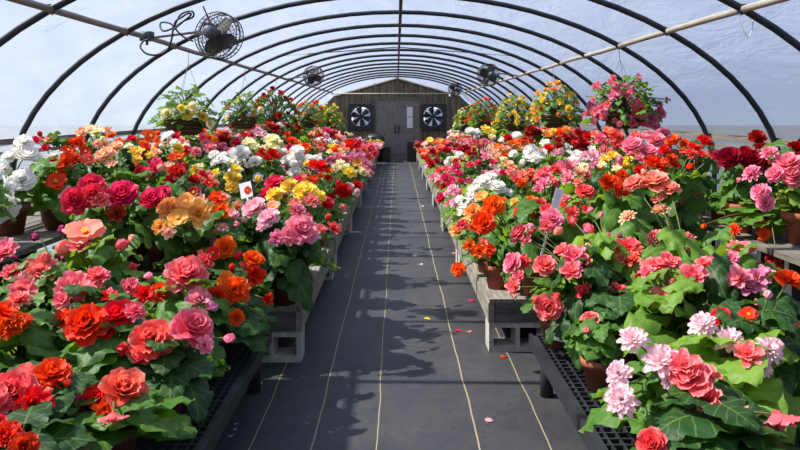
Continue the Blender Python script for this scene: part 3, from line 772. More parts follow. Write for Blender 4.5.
# The plants that can be told apart: a row each, its distance and its blossoms (photo pixels, diameter, kind, colour)
HERO = """
@2.15 6 438 34 F scarlet; 24 447 24 R red; -12 430 30 R scarlet
@2.45 12 395 42 R coral; 25 376 24 S scarlet; 52 376 32 R scarlet; 67 383 12 B red; 34 404 32 L scarlet; 47 392 15 B coral; -8 402 34 R coralpink
@2.5 123 392 40 R coral; 80 404 24 B hotpink; 97 396 24 L scarlet; 113 416 24 H coralpink; 105 409 18 L scarlet
@3.0 87 325 36 R scarlet; 118 318 32 R scarlet; 122 349 17 B red; 135 312 22 P coralpink; 108 330 20 L scarlet
@2.95 152 343 40 R coral; 192 330 38 R coralpink; 229 338 14 B pink; 140 360 12 B red; 205 345 16 L pink
@3.5 186 276 36 R coralpink; 193 266 24 S scarlet; 199 300 24 L pink; 212 306 16 B lilac; 176 286 18 L coralpink
@3.6 217 299 28 F orangered; 235 292 32 F orangered; 236 318 18 F orangered; 226 283 20 S orange
@4.3 225 248 20 R orange; 213 254 16 S scarlet; 203 262 18 L coral; 238 255 12 B scarlet
@4.05 253 261 24 F orangered; 255 275 20 L scarlet; 246 268 14 S coral; 232 268 10 B scarlet; 268 299 11 L scarlet
@3.5 75 287 34 L coralpink; 97 278 26 P coralpink; 62 300 18 L coralpink; 110 292 12 B coralpink
@3.9 86 234 36 S salmon; 65 248 20 B salmon; 80 246 18 L coralpink; 122 245 16 B coralpink; 131 238 9 B peach; 148 276 12 B pink
@3.7 40 271 28 L coralpink; 12 272 20 L coralpink; 3 252 26 L coralpink; 22 290 24 L coralpink; 46 258 14 B coralpink
@3.1 18 302 26 P coralpink; 10 326 34 F orangered; 5 313 22 R coral; 24 322 18 F orangered
@4.1 55 262 16 L magenta; 35 237 11 B magenta; 62 230 11 B magenta; 14 258 9 B magenta
@4.3 76 201 24 R hotpink; 92 186 22 R hotpink; 94 196 22 R hotpink; 101 200 16 L coralpink; 68 194 14 L pink
@4.4 122 194 27 C hotpink; 117 214 16 L crimson; 113 206 12 B hotpink; 136 188 9 B coralpink
@4.5 153 199 22 C hotpink; 163 193 14 R hotpink; 149 190 9 B pink
@4.3 170 209 26 F apricot; 186 203 20 S apricot; 178 219 22 S apricot; 199 213 24 L apricot; 160 227 15 L apricot; 169 233 11 L peach
@4.8 200 202 14 L peach; 216 199 15 L orangered; 221 211 17 L orangered; 216 216 11 S orange; 194 193 14 S crimson; 238 207 8 B orange
@4.7 230 216 16 C lightpink; 219 238 20 P lilac; 236 225 10 B pink; 223 229 12 L pink
@4.6 254 208 22 C lightpink; 269 219 20 R lightpink; 262 227 10 L lightpink; 273 207 14 S salmon
@4.5|-.92,4.80,.9,.66 301 231 28 R pink; 290 236 18 R pink; 297 211 16 R pink; 295 203 12 L salmon; 313 236 12 L lightpink; 276 238 14 L pink; 306 222 12 L lightpink
@4.9 334 228 13 L coral; 328 217 9 B coral; 320 229 11 L coralpink
@5.2 305 193 22 R yellow; 318 197 14 R yellow; 290 187 16 R yellow; 275 196 16 R yellow; 312 201 14 L salmon; 297 192 12 R cream
@5.4 275 184 17 R hotpink; 267 194 13 R hotpink; 298 182 12 R hotpink; 327 203 13 C hotpink; 283 180 10 B pink
@5.9 343 191 15 C red; 357 185 10 L red; 338 183 8 B red; 331 197 9 L crimson
@6.6 321 167 13 R scarlet; 314 165 10 R scarlet; 328 171 8 L scarlet; 313 180 10 L scarlet; 303 178 9 S orangered; 321 176 7 L red
@6.8 350 173 12 R yellow; 346 168 10 L cream; 340 163 8 L cream; 335 168 9 L cream
@7.6 297 151 13 C white; 300 161 15 C white; 288 160 13 C white; 309 158 8 C white; 317 159 9 C white; 295 172 12 C white; 283 151 7 C white
@8.0 340 157 13 L pink; 333 160 10 L pink; 346 160 8 L coralpink
@8.4 352 157 11 L lilac; 361 156 10 L lilac; 366 163 9 L lilac; 357 163 11 S apricot
@9.5 351 145 12 L orangered; 358 146 10 L red; 364 150 8 L coral; 346 149 9 L peach
@10.5 370 149 14 L coralpink; 375 153 8 L coral; 368 158 10 L coral; 378 146 9 L lightpink
@4.7|-2.62,4.75,1.05,.66 26 155 24 C white; 22 181 21 R white; 3 170 13 R white; 9 158 14 R white; 4 207 26 R white; 24 143 16 R white; -10 185 20 R white
@4.9 68 151 13 S scarlet; 66 162 16 L scarlet; 78 143 15 L scarlet; 85 152 12 S red; 56 182 18 S orangered; 88 160 12 S coral; 62 172 9 L scarlet
@5.5 36 141 11 L red; 45 148 8 L red; 49 139 9 L peach; 40 134 7 B red
@5.3 55 158 15 L white; 50 162 11 L cream; 34 158 8 B white
@5.2 106 156 18 R peach; 116 148 14 R peach; 98 160 10 B peach; 112 164 9 L peach
@5.9 82 132 12 L peach; 96 132 14 L cream; 90 128 9 L cream; 102 139 8 B cream
@5.4 136 152 13 L yellow; 137 159 9 L yellow; 128 146 8 L cream
@5.8 145 151 14 R red; 132 139 10 L red; 154 150 7 B red; 139 163 9 L scarlet
@6.3 150 137 17 S orange; 143 143 8 L orange; 158 133 7 B orange
@5.3 157 168 18 F hotpink; 154 161 12 L hotpink; 141 171 11 C hotpink; 167 167 12 L peach; 148 176 8 B coral
@5.0 177 173 20 F red; 171 180 12 L crimson; 184 166 9 B red
@5.9 181 153 16 S orange; 177 156 10 L orangered; 188 149 8 B orange
@6.6 168 136 12 C white; 174 142 8 C white; 162 146 7 B white
@6.6 180 141 9 L coralpink; 176 136 9 L red; 196 152 10 R pink; 188 143 7 B pink
@5.2 206 178 16 L salmon; 209 183 9 S orangered; 201 172 7 B salmon
@5.6 195 170 12 L yellow; 200 167 8 L cream; 188 175 6 B cream
@5.3 235 178 12 C yellow; 236 169 10 L yellow; 232 187 12 R yellow; 230 163 8 L cream
@7.0 210 149 12 R pink; 206 143 9 L pink; 214 153 7 L pink
@6.2 214 155 10 C white; 221 159 10 C white; 228 161 9 C white; 215 162 8 L white
@6.0 240 154 18 C white; 232 152 9 L lightpink; 255 162 12 R white; 258 178 10 L white; 249 165 8 L cream
@7.6 225 139 12 R crimson; 237 143 11 L crimson; 222 151 9 L red; 246 136 8 L red
@7.4 249 143 13 L cream; 255 147 9 L cream; 246 150 8 L cream
@8.2 215 141 9 S orange; 209 139 8 L red; 203 138 8 L hotpink; 216 133 6 B pink
@8.5 272 140 14 C cream; 273 149 14 C cream; 265 148 8 L cream; 281 142 8 B cream
@8.5 290 140 10 L orangered; 290 148 9 L hotpink; 287 134 7 L red; 297 142 7 L orange
@7.2 262 152 9 L red; 273 154 12 L orangered; 258 157 8 L red; 268 158 8 L red
@9.2 262 134 11 L lightpink; 266 139 8 P lightpink; 258 131 8 P lightpink
@10.5 250 137 9 L red; 255 128 10 L coralpink; 246 128 8 L coralpink; 243 123 7 L coral
@10.5 275 128 9 L red; 280 125 7 L white; 270 125 8 L red
@11 304 150 9 L orange; 308 147 8 L orange; 299 146 6 L apricot
@12 320 135 9 L orangered; 318 131 8 L peach; 312 134 7 L peach; 326 136 7 L lightpink
@12.5 329 132 9 F hotpink; 332 134 6 F hotpink; 325 129 5 L hotpink
@10 333 147 9 L yellow; 337 151 8 L yellow; 330 152 7 L cream
@2.35 690 378 36 R coralpink; 706 398 30 L coralpink; 684 366 28 L coralpink; 705 374 26 L coralpink; 727 407 30 H coralpink; 778 417 36 H coralpink; 652 444 26 R coral; 700 388 26 S coralpink; 676 437 12 B peach
@2.45 633 340 28 P picotee; 662 363 38 P picotee; 619 374 26 P picotee; 622 400 32 P picotee; 668 381 16 P picotee; 616 386 14 P picotee
@2.6 703 326 28 P picotee; 729 341 28 P picotee; 768 350 26 P picotee; 763 368 18 P picotee; 748 355 24 L coralpink; 776 344 14 P picotee
@2.75 722 318 22 F scarlet; 745 374 20 S scarlet; 749 315 16 S scarlet; 788 282 28 F scarlet; 768 295 11 B lightpink; 801 330 12 L red
@3.75|.89,3.93,.8,.72 545 266 20 R coralpink; 549 307 24 R coralpink; 536 300 12 B coral; 558 296 10 B coral
@3.3|.955,3.32,.72,.55 591 321 22 F coralpink; 587 330 10 B coralpink
@3.6 620 291 18 L coral; 583 291 16 L coral; 604 298 12 B coral; 611 284 12 L coral
@3.7 575 256 24 L coralpink; 572 271 20 L coralpink; 583 262 16 L coralpink; 562 250 14 L coralpink; 588 247 9 B peach
@4.1 609 243 17 R magenta; 614 258 12 L magenta; 601 233 6 B magenta; 620 236 6 B magenta
@3.75 628 247 24 L coral; 632 260 18 L coral; 622 258 14 L salmon; 637 252 14 L coral; 638 276 8 B red
@3.4 655 266 24 L coralpink; 668 262 22 L coralpink; 647 272 14 L coralpink; 661 298 22 L coralpink; 672 282 8 B coralpink
@3.4 693 276 24 L coralpink; 704 264 18 L coralpink; 683 270 14 L coralpink; 712 268 12 L salmon
@4.0 655 238 18 P coralpink; 685 241 20 P coralpink; 674 236 10 B coral; 690 250 12 L coralpink
@3.6 742 251 24 S coralpink; 733 258 12 L pink; 735 246 12 L salmon
@3.3 738 278 24 L pink; 756 279 24 L lilac; 748 286 20 L lilac; 765 273 16 L lilac; 758 303 12 B coral
@4.3 573 221 16 B coralpink; 589 229 16 B coralpink; 590 210 9 B pink; 601 215 8 B pink
@4.4 552 220 20 R pink; 558 231 14 B salmon; 546 226 12 L coralpink; 547 210 12 R coral
@4.9 585 193 17 R coral; 572 213 14 L coral; 566 198 10 L pink; 578 202 8 B coral
@4.15 654 184 28 R salmon; 635 185 20 R salmon; 670 190 18 R salmon; 661 211 16 R peach; 628 218 18 P peach; 644 172 8 B peach; 659 199 14 L salmon
@4.6 609 183 20 F scarlet; 621 190 18 F scarlet; 655 166 26 F scarlet; 622 176 14 F scarlet; 640 171 14 F scarlet
@4.75|2.38,4.86,1.0,.6 729 158 21 C crimson; 751 161 22 R crimson; 757 138 15 R crimson; 764 164 14 L crimson; 745 152 12 R crimson; 739 180 8 B pink
@4.4|2.55,4.42,1.0,.66 752 174 19 P pink; 769 153 16 P pink; 789 166 26 R pink; 776 175 16 R pink; 795 177 22 R pink; 761 193 17 R pink; 766 203 16 R pink; 808 165 20 R pink
@4.85 796 149 14 R crimson; 806 143 13 R crimson; 803 157 12 L crimson
@5.0 704 142 17 F scarlet; 690 154 15 P coral; 690 167 10 B scarlet; 715 154 12 L orangered; 694 147 12 L scarlet
@5.6 672 141 13 R orange; 668 147 8 L orange; 679 138 7 B orange
@5.1 633 146 18 R pink; 648 154 19 R pink; 636 137 11 R coralpink; 640 158 10 L pink; 628 150 10 L pink
@5.5 656 141 16 R pink; 664 134 12 R pink; 648 136 11 L coralpink; 653 148 10 L pink
@5.9 616 137 14 R coral; 600 139 11 R coralpink; 609 131 11 S coral; 595 134 8 L salmon; 606 143 7 B coral
@6.2 583 145 12 R crimson; 588 137 10 R red; 579 133 8 R crimson; 575 143 7 L red
@5.2 613 156 12 C yellow; 625 165 12 C yellow; 606 160 9 L cream; 617 169 9 L cream; 602 165 8 L cream
@5.6 593 155 12 L lightpink; 597 162 10 L pink; 592 149 7 L white; 588 167 9 L lightpink
@6.0 577 155 13 L white; 571 161 10 L white; 582 161 8 L lightpink
@4.4 734 230 13 P orangered; 759 224 12 P orangered; 764 235 13 P orange; 770 258 15 P coral; 704 226 8 B orange; 778 264 10 P coral
@5.2 694 212 12 P lightpink; 690 205 8 B peach; 699 219 8 L pink
@4.75|.86,5.2,.9,.9 484 223 20 R orangered; 494 206 20 R orange; 481 197 13 S apricot; 473 212 15 R apricot; 462 225 10 L coral; 488 213 14 R orange
@4.55|.72,5.06,.85,.72 459 270 17 F orange; 469 245 11 L orange; 479 251 14 L orange; 489 250 11 L orangered; 483 243 11 L salmon
@5.1 522 208 15 L orangered; 520 216 11 L orangered; 531 201 11 L orange; 515 202 9 L apricot; 541 203 10 R coral
@4.3 520 234 18 R coralpink; 533 233 12 S red; 526 241 12 L pink; 531 226 9 B lightpink
@4.1 514 264 20 R pink; 513 287 15 L coralpink; 524 262 14 L coral; 519 277 12 L coralpink
@6.2 483 183 16 R white; 497 188 16 R white; 474 189 12 C white; 490 178 12 R white; 463 209 12 L white; 471 197 12 L white; 508 192 9 L white
@7.4 457 167 10 F hotpink; 459 174 10 F hotpink; 461 181 8 F hotpink; 456 161 7 F red
@7.2 446 178 12 F hotpink; 441 198 10 C hotpink; 444 186 8 L crimson; 450 184 8 L hotpink
@6.6 470 182 11 L pink; 453 190 12 P lightpink; 455 203 11 P lightpink; 447 194 8 P lightpink; 460 196 9 P lightpink
@8.4 447 169 8 L coralpink; 452 172 9 L lightpink; 439 170 8 L coral; 456 183 8 L pink
@9.0 432 165 9 L crimson; 437 161 8 L crimson; 429 161 7 L red
@8.6 447 162 6 C white; 459 155 8 C white; 453 159 6 C cream
@6.4 493 163 8 F hotpink; 478 163 8 F hotpink; 503 173 9 F hotpink; 497 172 8 L lightpink; 486 157 8 L pink
@5.6 523 175 13 L salmon; 522 183 11 L orange; 516 178 9 L coral; 530 172 9 L coral; 533 180 9 L crimson
@5.4 545 172 13 L coralpink; 557 170 12 R coral; 544 183 12 L pink; 538 189 10 L pink; 551 181 11 L coralpink
@5.4 568 167 14 L pink; 567 178 12 L pink; 575 163 9 L lightpink; 560 164 8 L pink
@5.3 580 172 12 L peach; 586 175 10 L coralpink; 578 182 9 L salmon; 583 166 8 L cream
@6.3 531 152 14 R white; 535 159 11 R white; 527 158 9 L white; 540 156 9 L lightpink
@6.9 545 143 10 L white; 549 149 9 R scarlet; 556 153 9 L lightpink; 560 151 9 L lightpink
@6.6 508 164 11 L peach; 513 167 8 L apricot; 503 159 7 L cream
@8.0 507 149 9 L peach; 513 143 9 L orange; 505 155 8 L orange; 518 148 8 L apricot
@8.2 520 142 9 L orange; 530 141 9 L orange; 525 146 8 L peach
@9 508 138 8 R red; 501 140 6 L white; 516 136 10 C white; 498 147 7 S orange
@7.6 532 131 11 R crimson; 538 133 8 R crimson; 528 134 8 L crimson
@6.9 566 139 9 R crimson; 559 140 9 L crimson; 572 137 8 L crimson
@7.4 560 133 12 P orange; 566 130 10 P apricot; 553 132 9 P yellow; 549 135 7 S orange
@10 470 131 9 C white; 477 133 8 C white; 485 129 8 L yellow; 490 131 8 L yellow; 492 137 7 C cream
@11 440 149 9 R coral; 447 150 7 R red; 433 152 7 L crimson; 445 143 7 L coral
@12 430 140 7 S yellow; 436 142 6 S orange; 425 144 6 L cream
@11.5 476 142 8 L coral; 470 141 6 L pink; 482 146 6 L coralpink
@9.6 499 149 8 S orange; 492 146 7 L peach; 504 146 6 L apricot
@9 466 149 9 R crimson; 469 153 7 R red; 461 151 6 R crimson
"""
def clampx(x, z):
    s = -1 if x < 0 else 1
    return s * (min(max(abs(x), 1.0 if z < .34 else (.74 if z < .5 else 1.56)), 1.94) if z < .7 else min(max(abs(x), 2.42), 2.66))
WANT = []
for li, line in enumerate(HERO.strip().splitlines()):
    d, rest = line[1:].split(' ', 1); d, _, ov = d.partition('|'); Y = float(d)
    bl = [(float(a), float(b), float(c), k, cl) for a, b, c, k, cl in (x.split() for x in rest.split(';'))]
    WANT.append((Y, bl, [float(v) for v in ov.split(',')] if ov else None))
SAMPLES = [(b[0], b[1], b[4]) for Y, bl, ov in WANT for b in bl if b[3] != 'B']
roots = []
plans = []
for Y, bl, ov in WANT:
    my = sum(b[1] for b in bl) / len(bl); mx = sum(b[0] * b[2] for b in bl) / sum(b[2] for b in bl)
    w = P(mx, my, Y)
    zt = BACKZ if abs(w.x) > 2.16 else (BLKZ if Y < 4.35 else (LOWZ + RISE if abs(w.x) > 1.3 else LOWZ))
    rx = clampx(w.x, zt); ry = Y + .08
    if ov: rx, ry = ov[0], ov[1]; zt = BLKZ if ry < 4.2 else zt
    plans.append([rx, ry, zt, Y, bl, my, ov])
# pots may not stand in one another
for it in range(60):
    for i in range(len(plans)):
        for j in range(i + 1, len(plans)):
            a, b = plans[i], plans[j]
            if a[2] != b[2] and abs(a[2] - b[2]) > .1: continue
            dx, dy = b[0] - a[0], b[1] - a[1]; dd = math.hypot(dx, dy)
            if dd < .235:
                if dd < 1e-4: dx, dy, dd = 0, .01, .01
                k = (.24 - dd) / 2 / dd
                if not a[6]: a[0] -= dx * k; a[1] -= dy * k
                if not b[6]: b[0] += dx * k; b[1] += dy * k
    for p in plans:
        if p[6]: continue
        p[0] = clampx(p[0], p[2])
        for s, ye in ((-1, 4.18), (1, 4.12)):
            if p[2] < .6 and (p[0] > 0) == (s > 0):
                lim = ye + (.37 if s < 0 else .63)
                if p[1] > ye - .1 and p[1] < lim + .1: p[1] = ye - .1 if p[1] < (ye + lim) / 2 else lim + .1
                p[2] = BLKZ if p[1] < ye else (LOWZ + RISE if abs(p[0]) > 1.42 else LOWZ)
                if p[1] > ye and 1.25 < abs(p[0]) < 1.56: p[0] = s * (1.25 if abs(p[0]) < 1.4 else 1.56)
for rx, ry, zt, Y, bl, my, ov in plans:
    q = random.Random(int(rx * 1000) + int(ry * 977)); out = []
    span = max(8, max(abs(b[1] - my) for b in bl))
    shrink = 1.0
    for (px, py, dm, k, cl) in bl:
        Yb = Y - .10 * (py - my) / span + q.uniform(-.03, .03)
        w = P(px, py, Yb)
        out.append((w, max(.045, dm * Yb / F * 1.16), k, cl))
    near = Y < 4
    mz = sum(b[0].z for b in out) / len(out)
    ps = 1.0 if zt > .7 else q.uniform(.8, .95)
    if ov: ps = ov[2]
    elif mz - zt - .2 * ps < .05: ps = max(.55, (mz - zt - .06) / .2)
    # small extra buds and blossoms of the same kind fill the crown
    if Y > 4.6:
        main = out[0][3]
        for i in range(3 if Y < 9 else 4):
            a = q.random() * 6.28; r = q.uniform(.08, .2)
            out.append((Vector((rx + r * math.cos(a), ry + r * math.sin(a), mz + q.uniform(-.10, .03))), q.uniform(.07, .10), q.choice('LLRB'), main))
    lm = 1 if q.random() < .55 else (0 if rx < 0 or q.random() < .4 else 2)  # leans darker left, lighter right: shade and backlight put into leaf colour
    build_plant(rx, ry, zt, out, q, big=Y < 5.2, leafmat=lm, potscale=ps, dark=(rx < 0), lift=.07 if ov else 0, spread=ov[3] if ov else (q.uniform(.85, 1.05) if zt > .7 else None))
# pots between them, in rows; colours follow what stands nearby
have = [(p['x'], p['y']) for p in PLANTS]
def near_colour(px, py, q):
    best = sorted(SAMPLES, key=lambda s_: (s_[0] - px) ** 2 + 2.5 * (s_[1] - py) ** 2)[:4]
    return q.choice(best)[2]
for s in (-1, 1):
    for row, (xa, zt) in enumerate(((.86, LOWZ), (1.32, LOWZ), (1.74, LOWZ + RISE), (2.62, BACKZ))):
        y = 2.3 + .21 * row
        while y < 22.2:
            q = random.Random(int(y * 1000) + row * 77 + (s + 1) * 5)
            x = s * (xa + q.uniform(-.07, .07) + ((.2 if y < 4.2 else -.1) if row == 0 else 0)); yy = y + q.uniform(-.08, .08)
            z = zt
            y += .46 if y < 7 else (.56 if y < 12 else .74)
            if z < .7:
                ye = 4.18 if s < 0 else 4.12; lim = ye + (.37 if s < 0 else .63)
                if ye - .1 < yy < lim + .1: continue
                if yy < ye: z = BLKZ
            if row == 0 and 4.2 < yy < 5.3: continue
            if any(math.hypot(x - a, yy - b) < .29 for a, b in have): continue
            nb = (5 if yy < 5 else 7) if yy < 10 else 9
            top = {0: .70, 1: .80, 2: .98, 3: 1.26}[row] + q.uniform(-.04, .05)
            if yy < 4.6: top = {0: .66, 1: .74, 2: .84, 3: 1.24}[row]
            if yy > 9 and row == 3: top += .08
            px, py = proj(Vector((x, yy, top)))
            if px < -120 or px > 930 or py > 520: continue
            cl = near_colour(px, py, q)
            if yy > 7.5 and q.random() < .5:
                cl = q.choice(('cream', 'yellow', 'pink', 'coralpink', 'red', 'white', 'orangered', 'lightpink', 'peach') if s < 0 else ('lightpink', 'pink', 'coralpink', 'lightpink', 'white', 'crimson', 'coralpink', 'cream', 'hotpink', 'salmon', 'peach'))
            out = []
            for i in range(nb):
                a = i * 2.4 + q.uniform(-.3, .3); r = .06 + .21 * math.sqrt((i + .5) / nb)
                zz = top + .05 - .5 * max(0, r - .08) - q.uniform(0, .06)
                k = q.choice('RRLLLFB' if yy < 9 else 'LLLRF'); dm = q.uniform(.095, .14)
                out.append((Vector((x + r * math.cos(a), yy + r * math.sin(a), zz)), dm if k != 'B' else dm * .6, k, cl))
            have.append((x, yy))
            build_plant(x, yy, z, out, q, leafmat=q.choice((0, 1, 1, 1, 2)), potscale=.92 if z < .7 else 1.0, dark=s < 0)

# hanging baskets under the side pipes
BASKME = MB().lathe([(.0, 0), (.13, .0), (.165, .03), (.225, .15), (.235, .165), (.225, .165), (.16, .05), (0, .05)], 28)
_b = MB().lathe([(.0, 0), (.12, .0), (.155, .03), (.225, .16), (.235, .175), (.222, .175), (.2, .14), (0, .14)], 28)
for zz, rr in ((.04, .168), (.085, .195), (.13, .217)):
    _b.tube([(rr * math.cos(2 * PI * j / 28), rr * math.sin(2 * PI * j / 28), zz + .004 * (-1) ** j) for j in range(28)], .012, 5, closed=True)
BASKME = _b.mesh('basket', [WICKER], True)
# centre pixel, distance, leaf, colours, crown width and height in metres
BASKETS = [
 (186, 112, 7.3, 1, ['yellow', 'yellow', 'cream'], .66, .42, 0, 'leafy hanging basket with a few pale yellow blooms, nearest the big fan'),
 (243, 112, 10.0, 1, ['coral', 'cream'], .62, .42, 6, 'green hanging basket with hardly any bloom beyond the yellow-flowered basket'),
 (274, 112, 12.6, 0, ['crimson', 'red', 'crimson'], .80, .80, 26, 'hanging basket full of dark crimson blooms'),
 (309, 114, 17.6, 1, ['orange', 'apricot', 'orange'], .80, .55, 22, 'hanging basket of orange blooms beside the crimson basket'),
 (329, 117, 21.2, 1, ['yellow', 'yellow'], .80, .65, 24, 'small yellow hanging basket close to the end wall, left pipe side'),
 (624, 102, 6.85, 1, ['pink', 'pink', 'coralpink', 'pink', 'lilac'], .66, .46, 0, 'large hanging basket of rose pink bloom clusters under the pale grey pipe'),
 (556, 107, 9.75, 1, ['apricot', 'apricot', 'yellow'], .66, .46, 24, 'hanging basket of apricot blooms next to the pink hanging basket'),
 (515, 114, 13.0, 1, ['yellow', 'yellow'], .74, .5, 22, 'bright yellow hanging basket on the pale grey pipe side'),
 (484, 113, 17.4, 1, ['orangered', 'orange'], .78, .55, 22, 'hanging basket of orange red blooms next to the bright yellow basket'),
 (466, 119, 21.4, 1, ['yellow', 'cream'], .72, .55, 22, 'pale yellow hanging basket nearest the exhaust fan over the pink begonias'),
]
PINK = [(601, 108, 13), (592, 104, 9), (605, 113, 9), (613, 95, 11), (624, 91, 11), (636, 113, 14), (628, 119, 11), (641, 109, 9), (633, 103, 9), (645, 118, 8), (660, 114, 12), (654, 120, 10), (595, 86, 8), (611, 82, 8), (639, 79, 7), (666, 102, 5), (598, 117, 9), (590, 112, 8), (650, 124, 9), (608, 104, 8), (660, 108, 8), (620, 124, 8), (637, 122, 9), (617, 97, 8), (630, 88, 7)]
YEL = [(167, 114, 11), (187, 113, 13), (193, 107, 10), (203, 117, 9), (210, 124, 8), (181, 108, 7)]
for bi, (px, py, Y, lm, cols, wd, ht, n, words) in enumerate(BASKETS):
    n = int(n * 1.5)
    if n > 12: wd *= 1.15; ht *= 1.15
    q = random.Random(500 + bi); s = -1 if px < VX else 1
    c = P(px, py, Y); c.x = s * min(abs(c.x), 2.25)
    zb = c.z - ht * .5 - .03
    out = []
    if bi == 5 or bi == 0:
        for a, b, dm in (PINK + [(a_ + q.uniform(-5, 5), b_ + q.uniform(-5, 5), d_ * .8) for a_, b_, d_ in PINK * 2] if bi == 5 else YEL):
            w = P(a, b, Y); dy = .30 * math.sqrt(max(0.05, 1 - ((w.x - c.x) / .36) ** 2)) * q.uniform(.5, 1)
            out.append((P(a, b, Y - dy), dm * (Y - dy) / F * (1.0 if bi == 5 else 1.15), q.choice('FRL') if bi == 5 else 'R', q.choice(cols)))
    for i in range(n):
        a = i * 2.4 + q.uniform(-.3, .3); f = (i + .5) / n; z = zb + .1 + ht * (1 - f) * q.uniform(.75, 1.05); r = wd * .5 * math.sqrt(max(.1, 1 - (1 - f) ** 2)) * q.uniform(.8, 1.05)
        out.append((Vector((c.x + r * math.cos(a), Y + r * math.sin(a), z)), q.uniform(.08, .12), q.choice('LRFL'), q.choice(cols)))
    t = build_plant(c.x, Y, zb, out, q, leafmat=lm, basket=True, spread=(wd * .95, wd * .95, (ht + .02) * 1.7))
    link('basket', BASKME, t, (0, 0, .0))
    apex = Vector((s * PX - c.x, 0, PZ - zb - .02)); hook = apex * 1.0; neck = Vector((apex.x * .8, 0, (apex.z) * .86))
    for k in range(3):
        a = 2 * PI * k / 3 + .4; MB().tube([(.225 * math.cos(a), .225 * math.sin(a), .17), neck], .0022, 4).build('hanger_wire', WIRE, t)
    MB().tube([neck, hook + Vector((0, 0, .04))], .003, 5).build('hook', WIRE, t)
    tag(t, words, 'hanging basket', 'hanging baskets under the side pipes')

# labels of the pots, each told apart by its colour, its bench and what stands beside it
WORDS = {k: v[3] for k, v in PC.items()}
def place(p):
    s = 'left' if p['x'] < 0 else 'right'
    if p['z'] > .7: return '%s raised shelf' % s, p['z']
    if p['y'] < 4.4: return '%s grid bench' % s, p['z']
    return '%s slatted bench' % s, p['z']
pots = [p for p in PLANTS if not p['basket']]
for p in pots:
    p['where'] = place(p)[0]
    a = abs(p['x']); p['row'] = '' if p['z'] > .7 else ('aisle edge of ' if a < 1.12 else ('middle of ' if a < 1.5 else ('riser on ' if p['y'] > 4.4 else 'back of ')))
    others = sorted((o for o in pots if o is not p), key=lambda o: (o['x'] - p['x']) ** 2 + (o['y'] - p['y']) ** 2)
    p['nb'] = []
    for o in others[:8]:
        w = WORDS[o['col']]
        if o['col'] != p['col'] and w not in p['nb']: p['nb'].append(w)
NUMW = {1: 'one', 2: 'two', 3: 'three', 4: 'four', 5: 'five', 6: 'six', 7: 'seven', 8: 'eight', 9: 'nine', 10: 'ten', 11: 'eleven', 12: 'twelve', 13: 'thirteen'}
def cands(p):
    c = WORDS[p['col']]
    if p['second'] and p['y'] < 6: c0 = c + ' and ' + WORDS[p['second']]
    else: c0 = c
    w = p['row'] + p['where']; nb = p['nb'] + ['', '']
    yield '%s potted begonia, %s, beside the %s one' % (c0, w, nb[0])
    if nb[1]: yield '%s begonia, %s, between %s and %s ones' % (c, w, nb[0], nb[1])
    if nb[1]: yield '%s begonia, %s, near %s and %s ones' % (c0, w, nb[1], nb[0])
used = set(); todo = []
for p in sorted(pots, key=lambda p: p['y']):
    for l in cands(p):
        if l not in used and len(l.replace(',', '').replace('-', ' ').split()) <= 16: break
    else:
        l = None
    if l is None or p['y'] > 7.5: todo.append(p); continue
    used.add(l); p['label'] = l
byrow = {}
for p in pots: byrow.setdefault((p['row'] + p['where'], p['col']), []).append(p)
ORDX = ORD + ['twenty-%s' % w for w in ORD[:9]] + ['thirtieth']
for (w, cl), ps in byrow.items():
    ps.sort(key=lambda p: -p['y'])
    for i, p in enumerate(ps):
        if p in todo:
            end = 'from the end wall'
            p['label'] = ('%s %s begonia %s, %s' % (ORDX[i], WORDS[cl], end, w)) if len(ps) > 1 else 'only %s begonia on the %s' % (WORDS[cl], w)
            if p['nb'] and len(re.findall(r"[A-Za-z0-9][A-Za-z0-9'-]*", p['label'] + ' ' + p['nb'][0])) < 16: p['label'] += ', by %s' % p['nb'][0]
for p in pots:
    s = 'left' if p['x'] < 0 else 'right'
    tag(p['o'], p['label'], 'potted plant', 'potted begonias on the %s %s' % (s, 'raised shelf' if p['z'] > .7 else 'benches'))

# plant labels and fallen petals
t = thing('plant_tag', P(246, 190, 4.9)); t.rotation_euler = (D(-14), D(-16), D(-10))
MB().box(-.045, .045, -.001, .001, -.055, .055).build('card', PAPER, t)
pm = single(3).mesh('printed_flower', [PM['scarlet'], CENTER], True)
o = link('printed_flower', pm, t, (.012, -.0025, -.005)); o.scale = (.062, .062, .004); o.rotation_euler = (D(90), 0, 0)
MB().box(-.006, .006, -.001, .001, -.26, -.055).build('stake', PAPER, t)
tag(t, 'white plant tag with a red flower printed on it', 'plant tag')
t = thing('plant_tag', P(557, 200, 4.45)); t.rotation_euler = (D(-10), D(20), D(6))
m = MB().box(-.027, .027, -.001, .001, -.075, .075).build('card', PAPER, t)
ink = mat_basic('print_grey', (150, 152, 156), (170, 172, 176), 10, .8, bump=0)
l_ = MB()
for i in range(9): l_.box(-.02, .012 + .006 * (i % 2), -.0016, -.0011, .055 - i * .013, .058 - i * .013)
l_.build('print', ink, t)
MB().box(-.007, .007, -.001, .001, -.40, -.075).build('stake', PAPER, t)
tag(t, 'plain white plant tag leaning among pink begonias', 'plant tag')
PET = MB(); petal(PET, 1, .5, 0, D(80), D(100), .4, .05, 1, 0)
PETME = PET.mesh('fallen_petal', [PM['pink']], True)
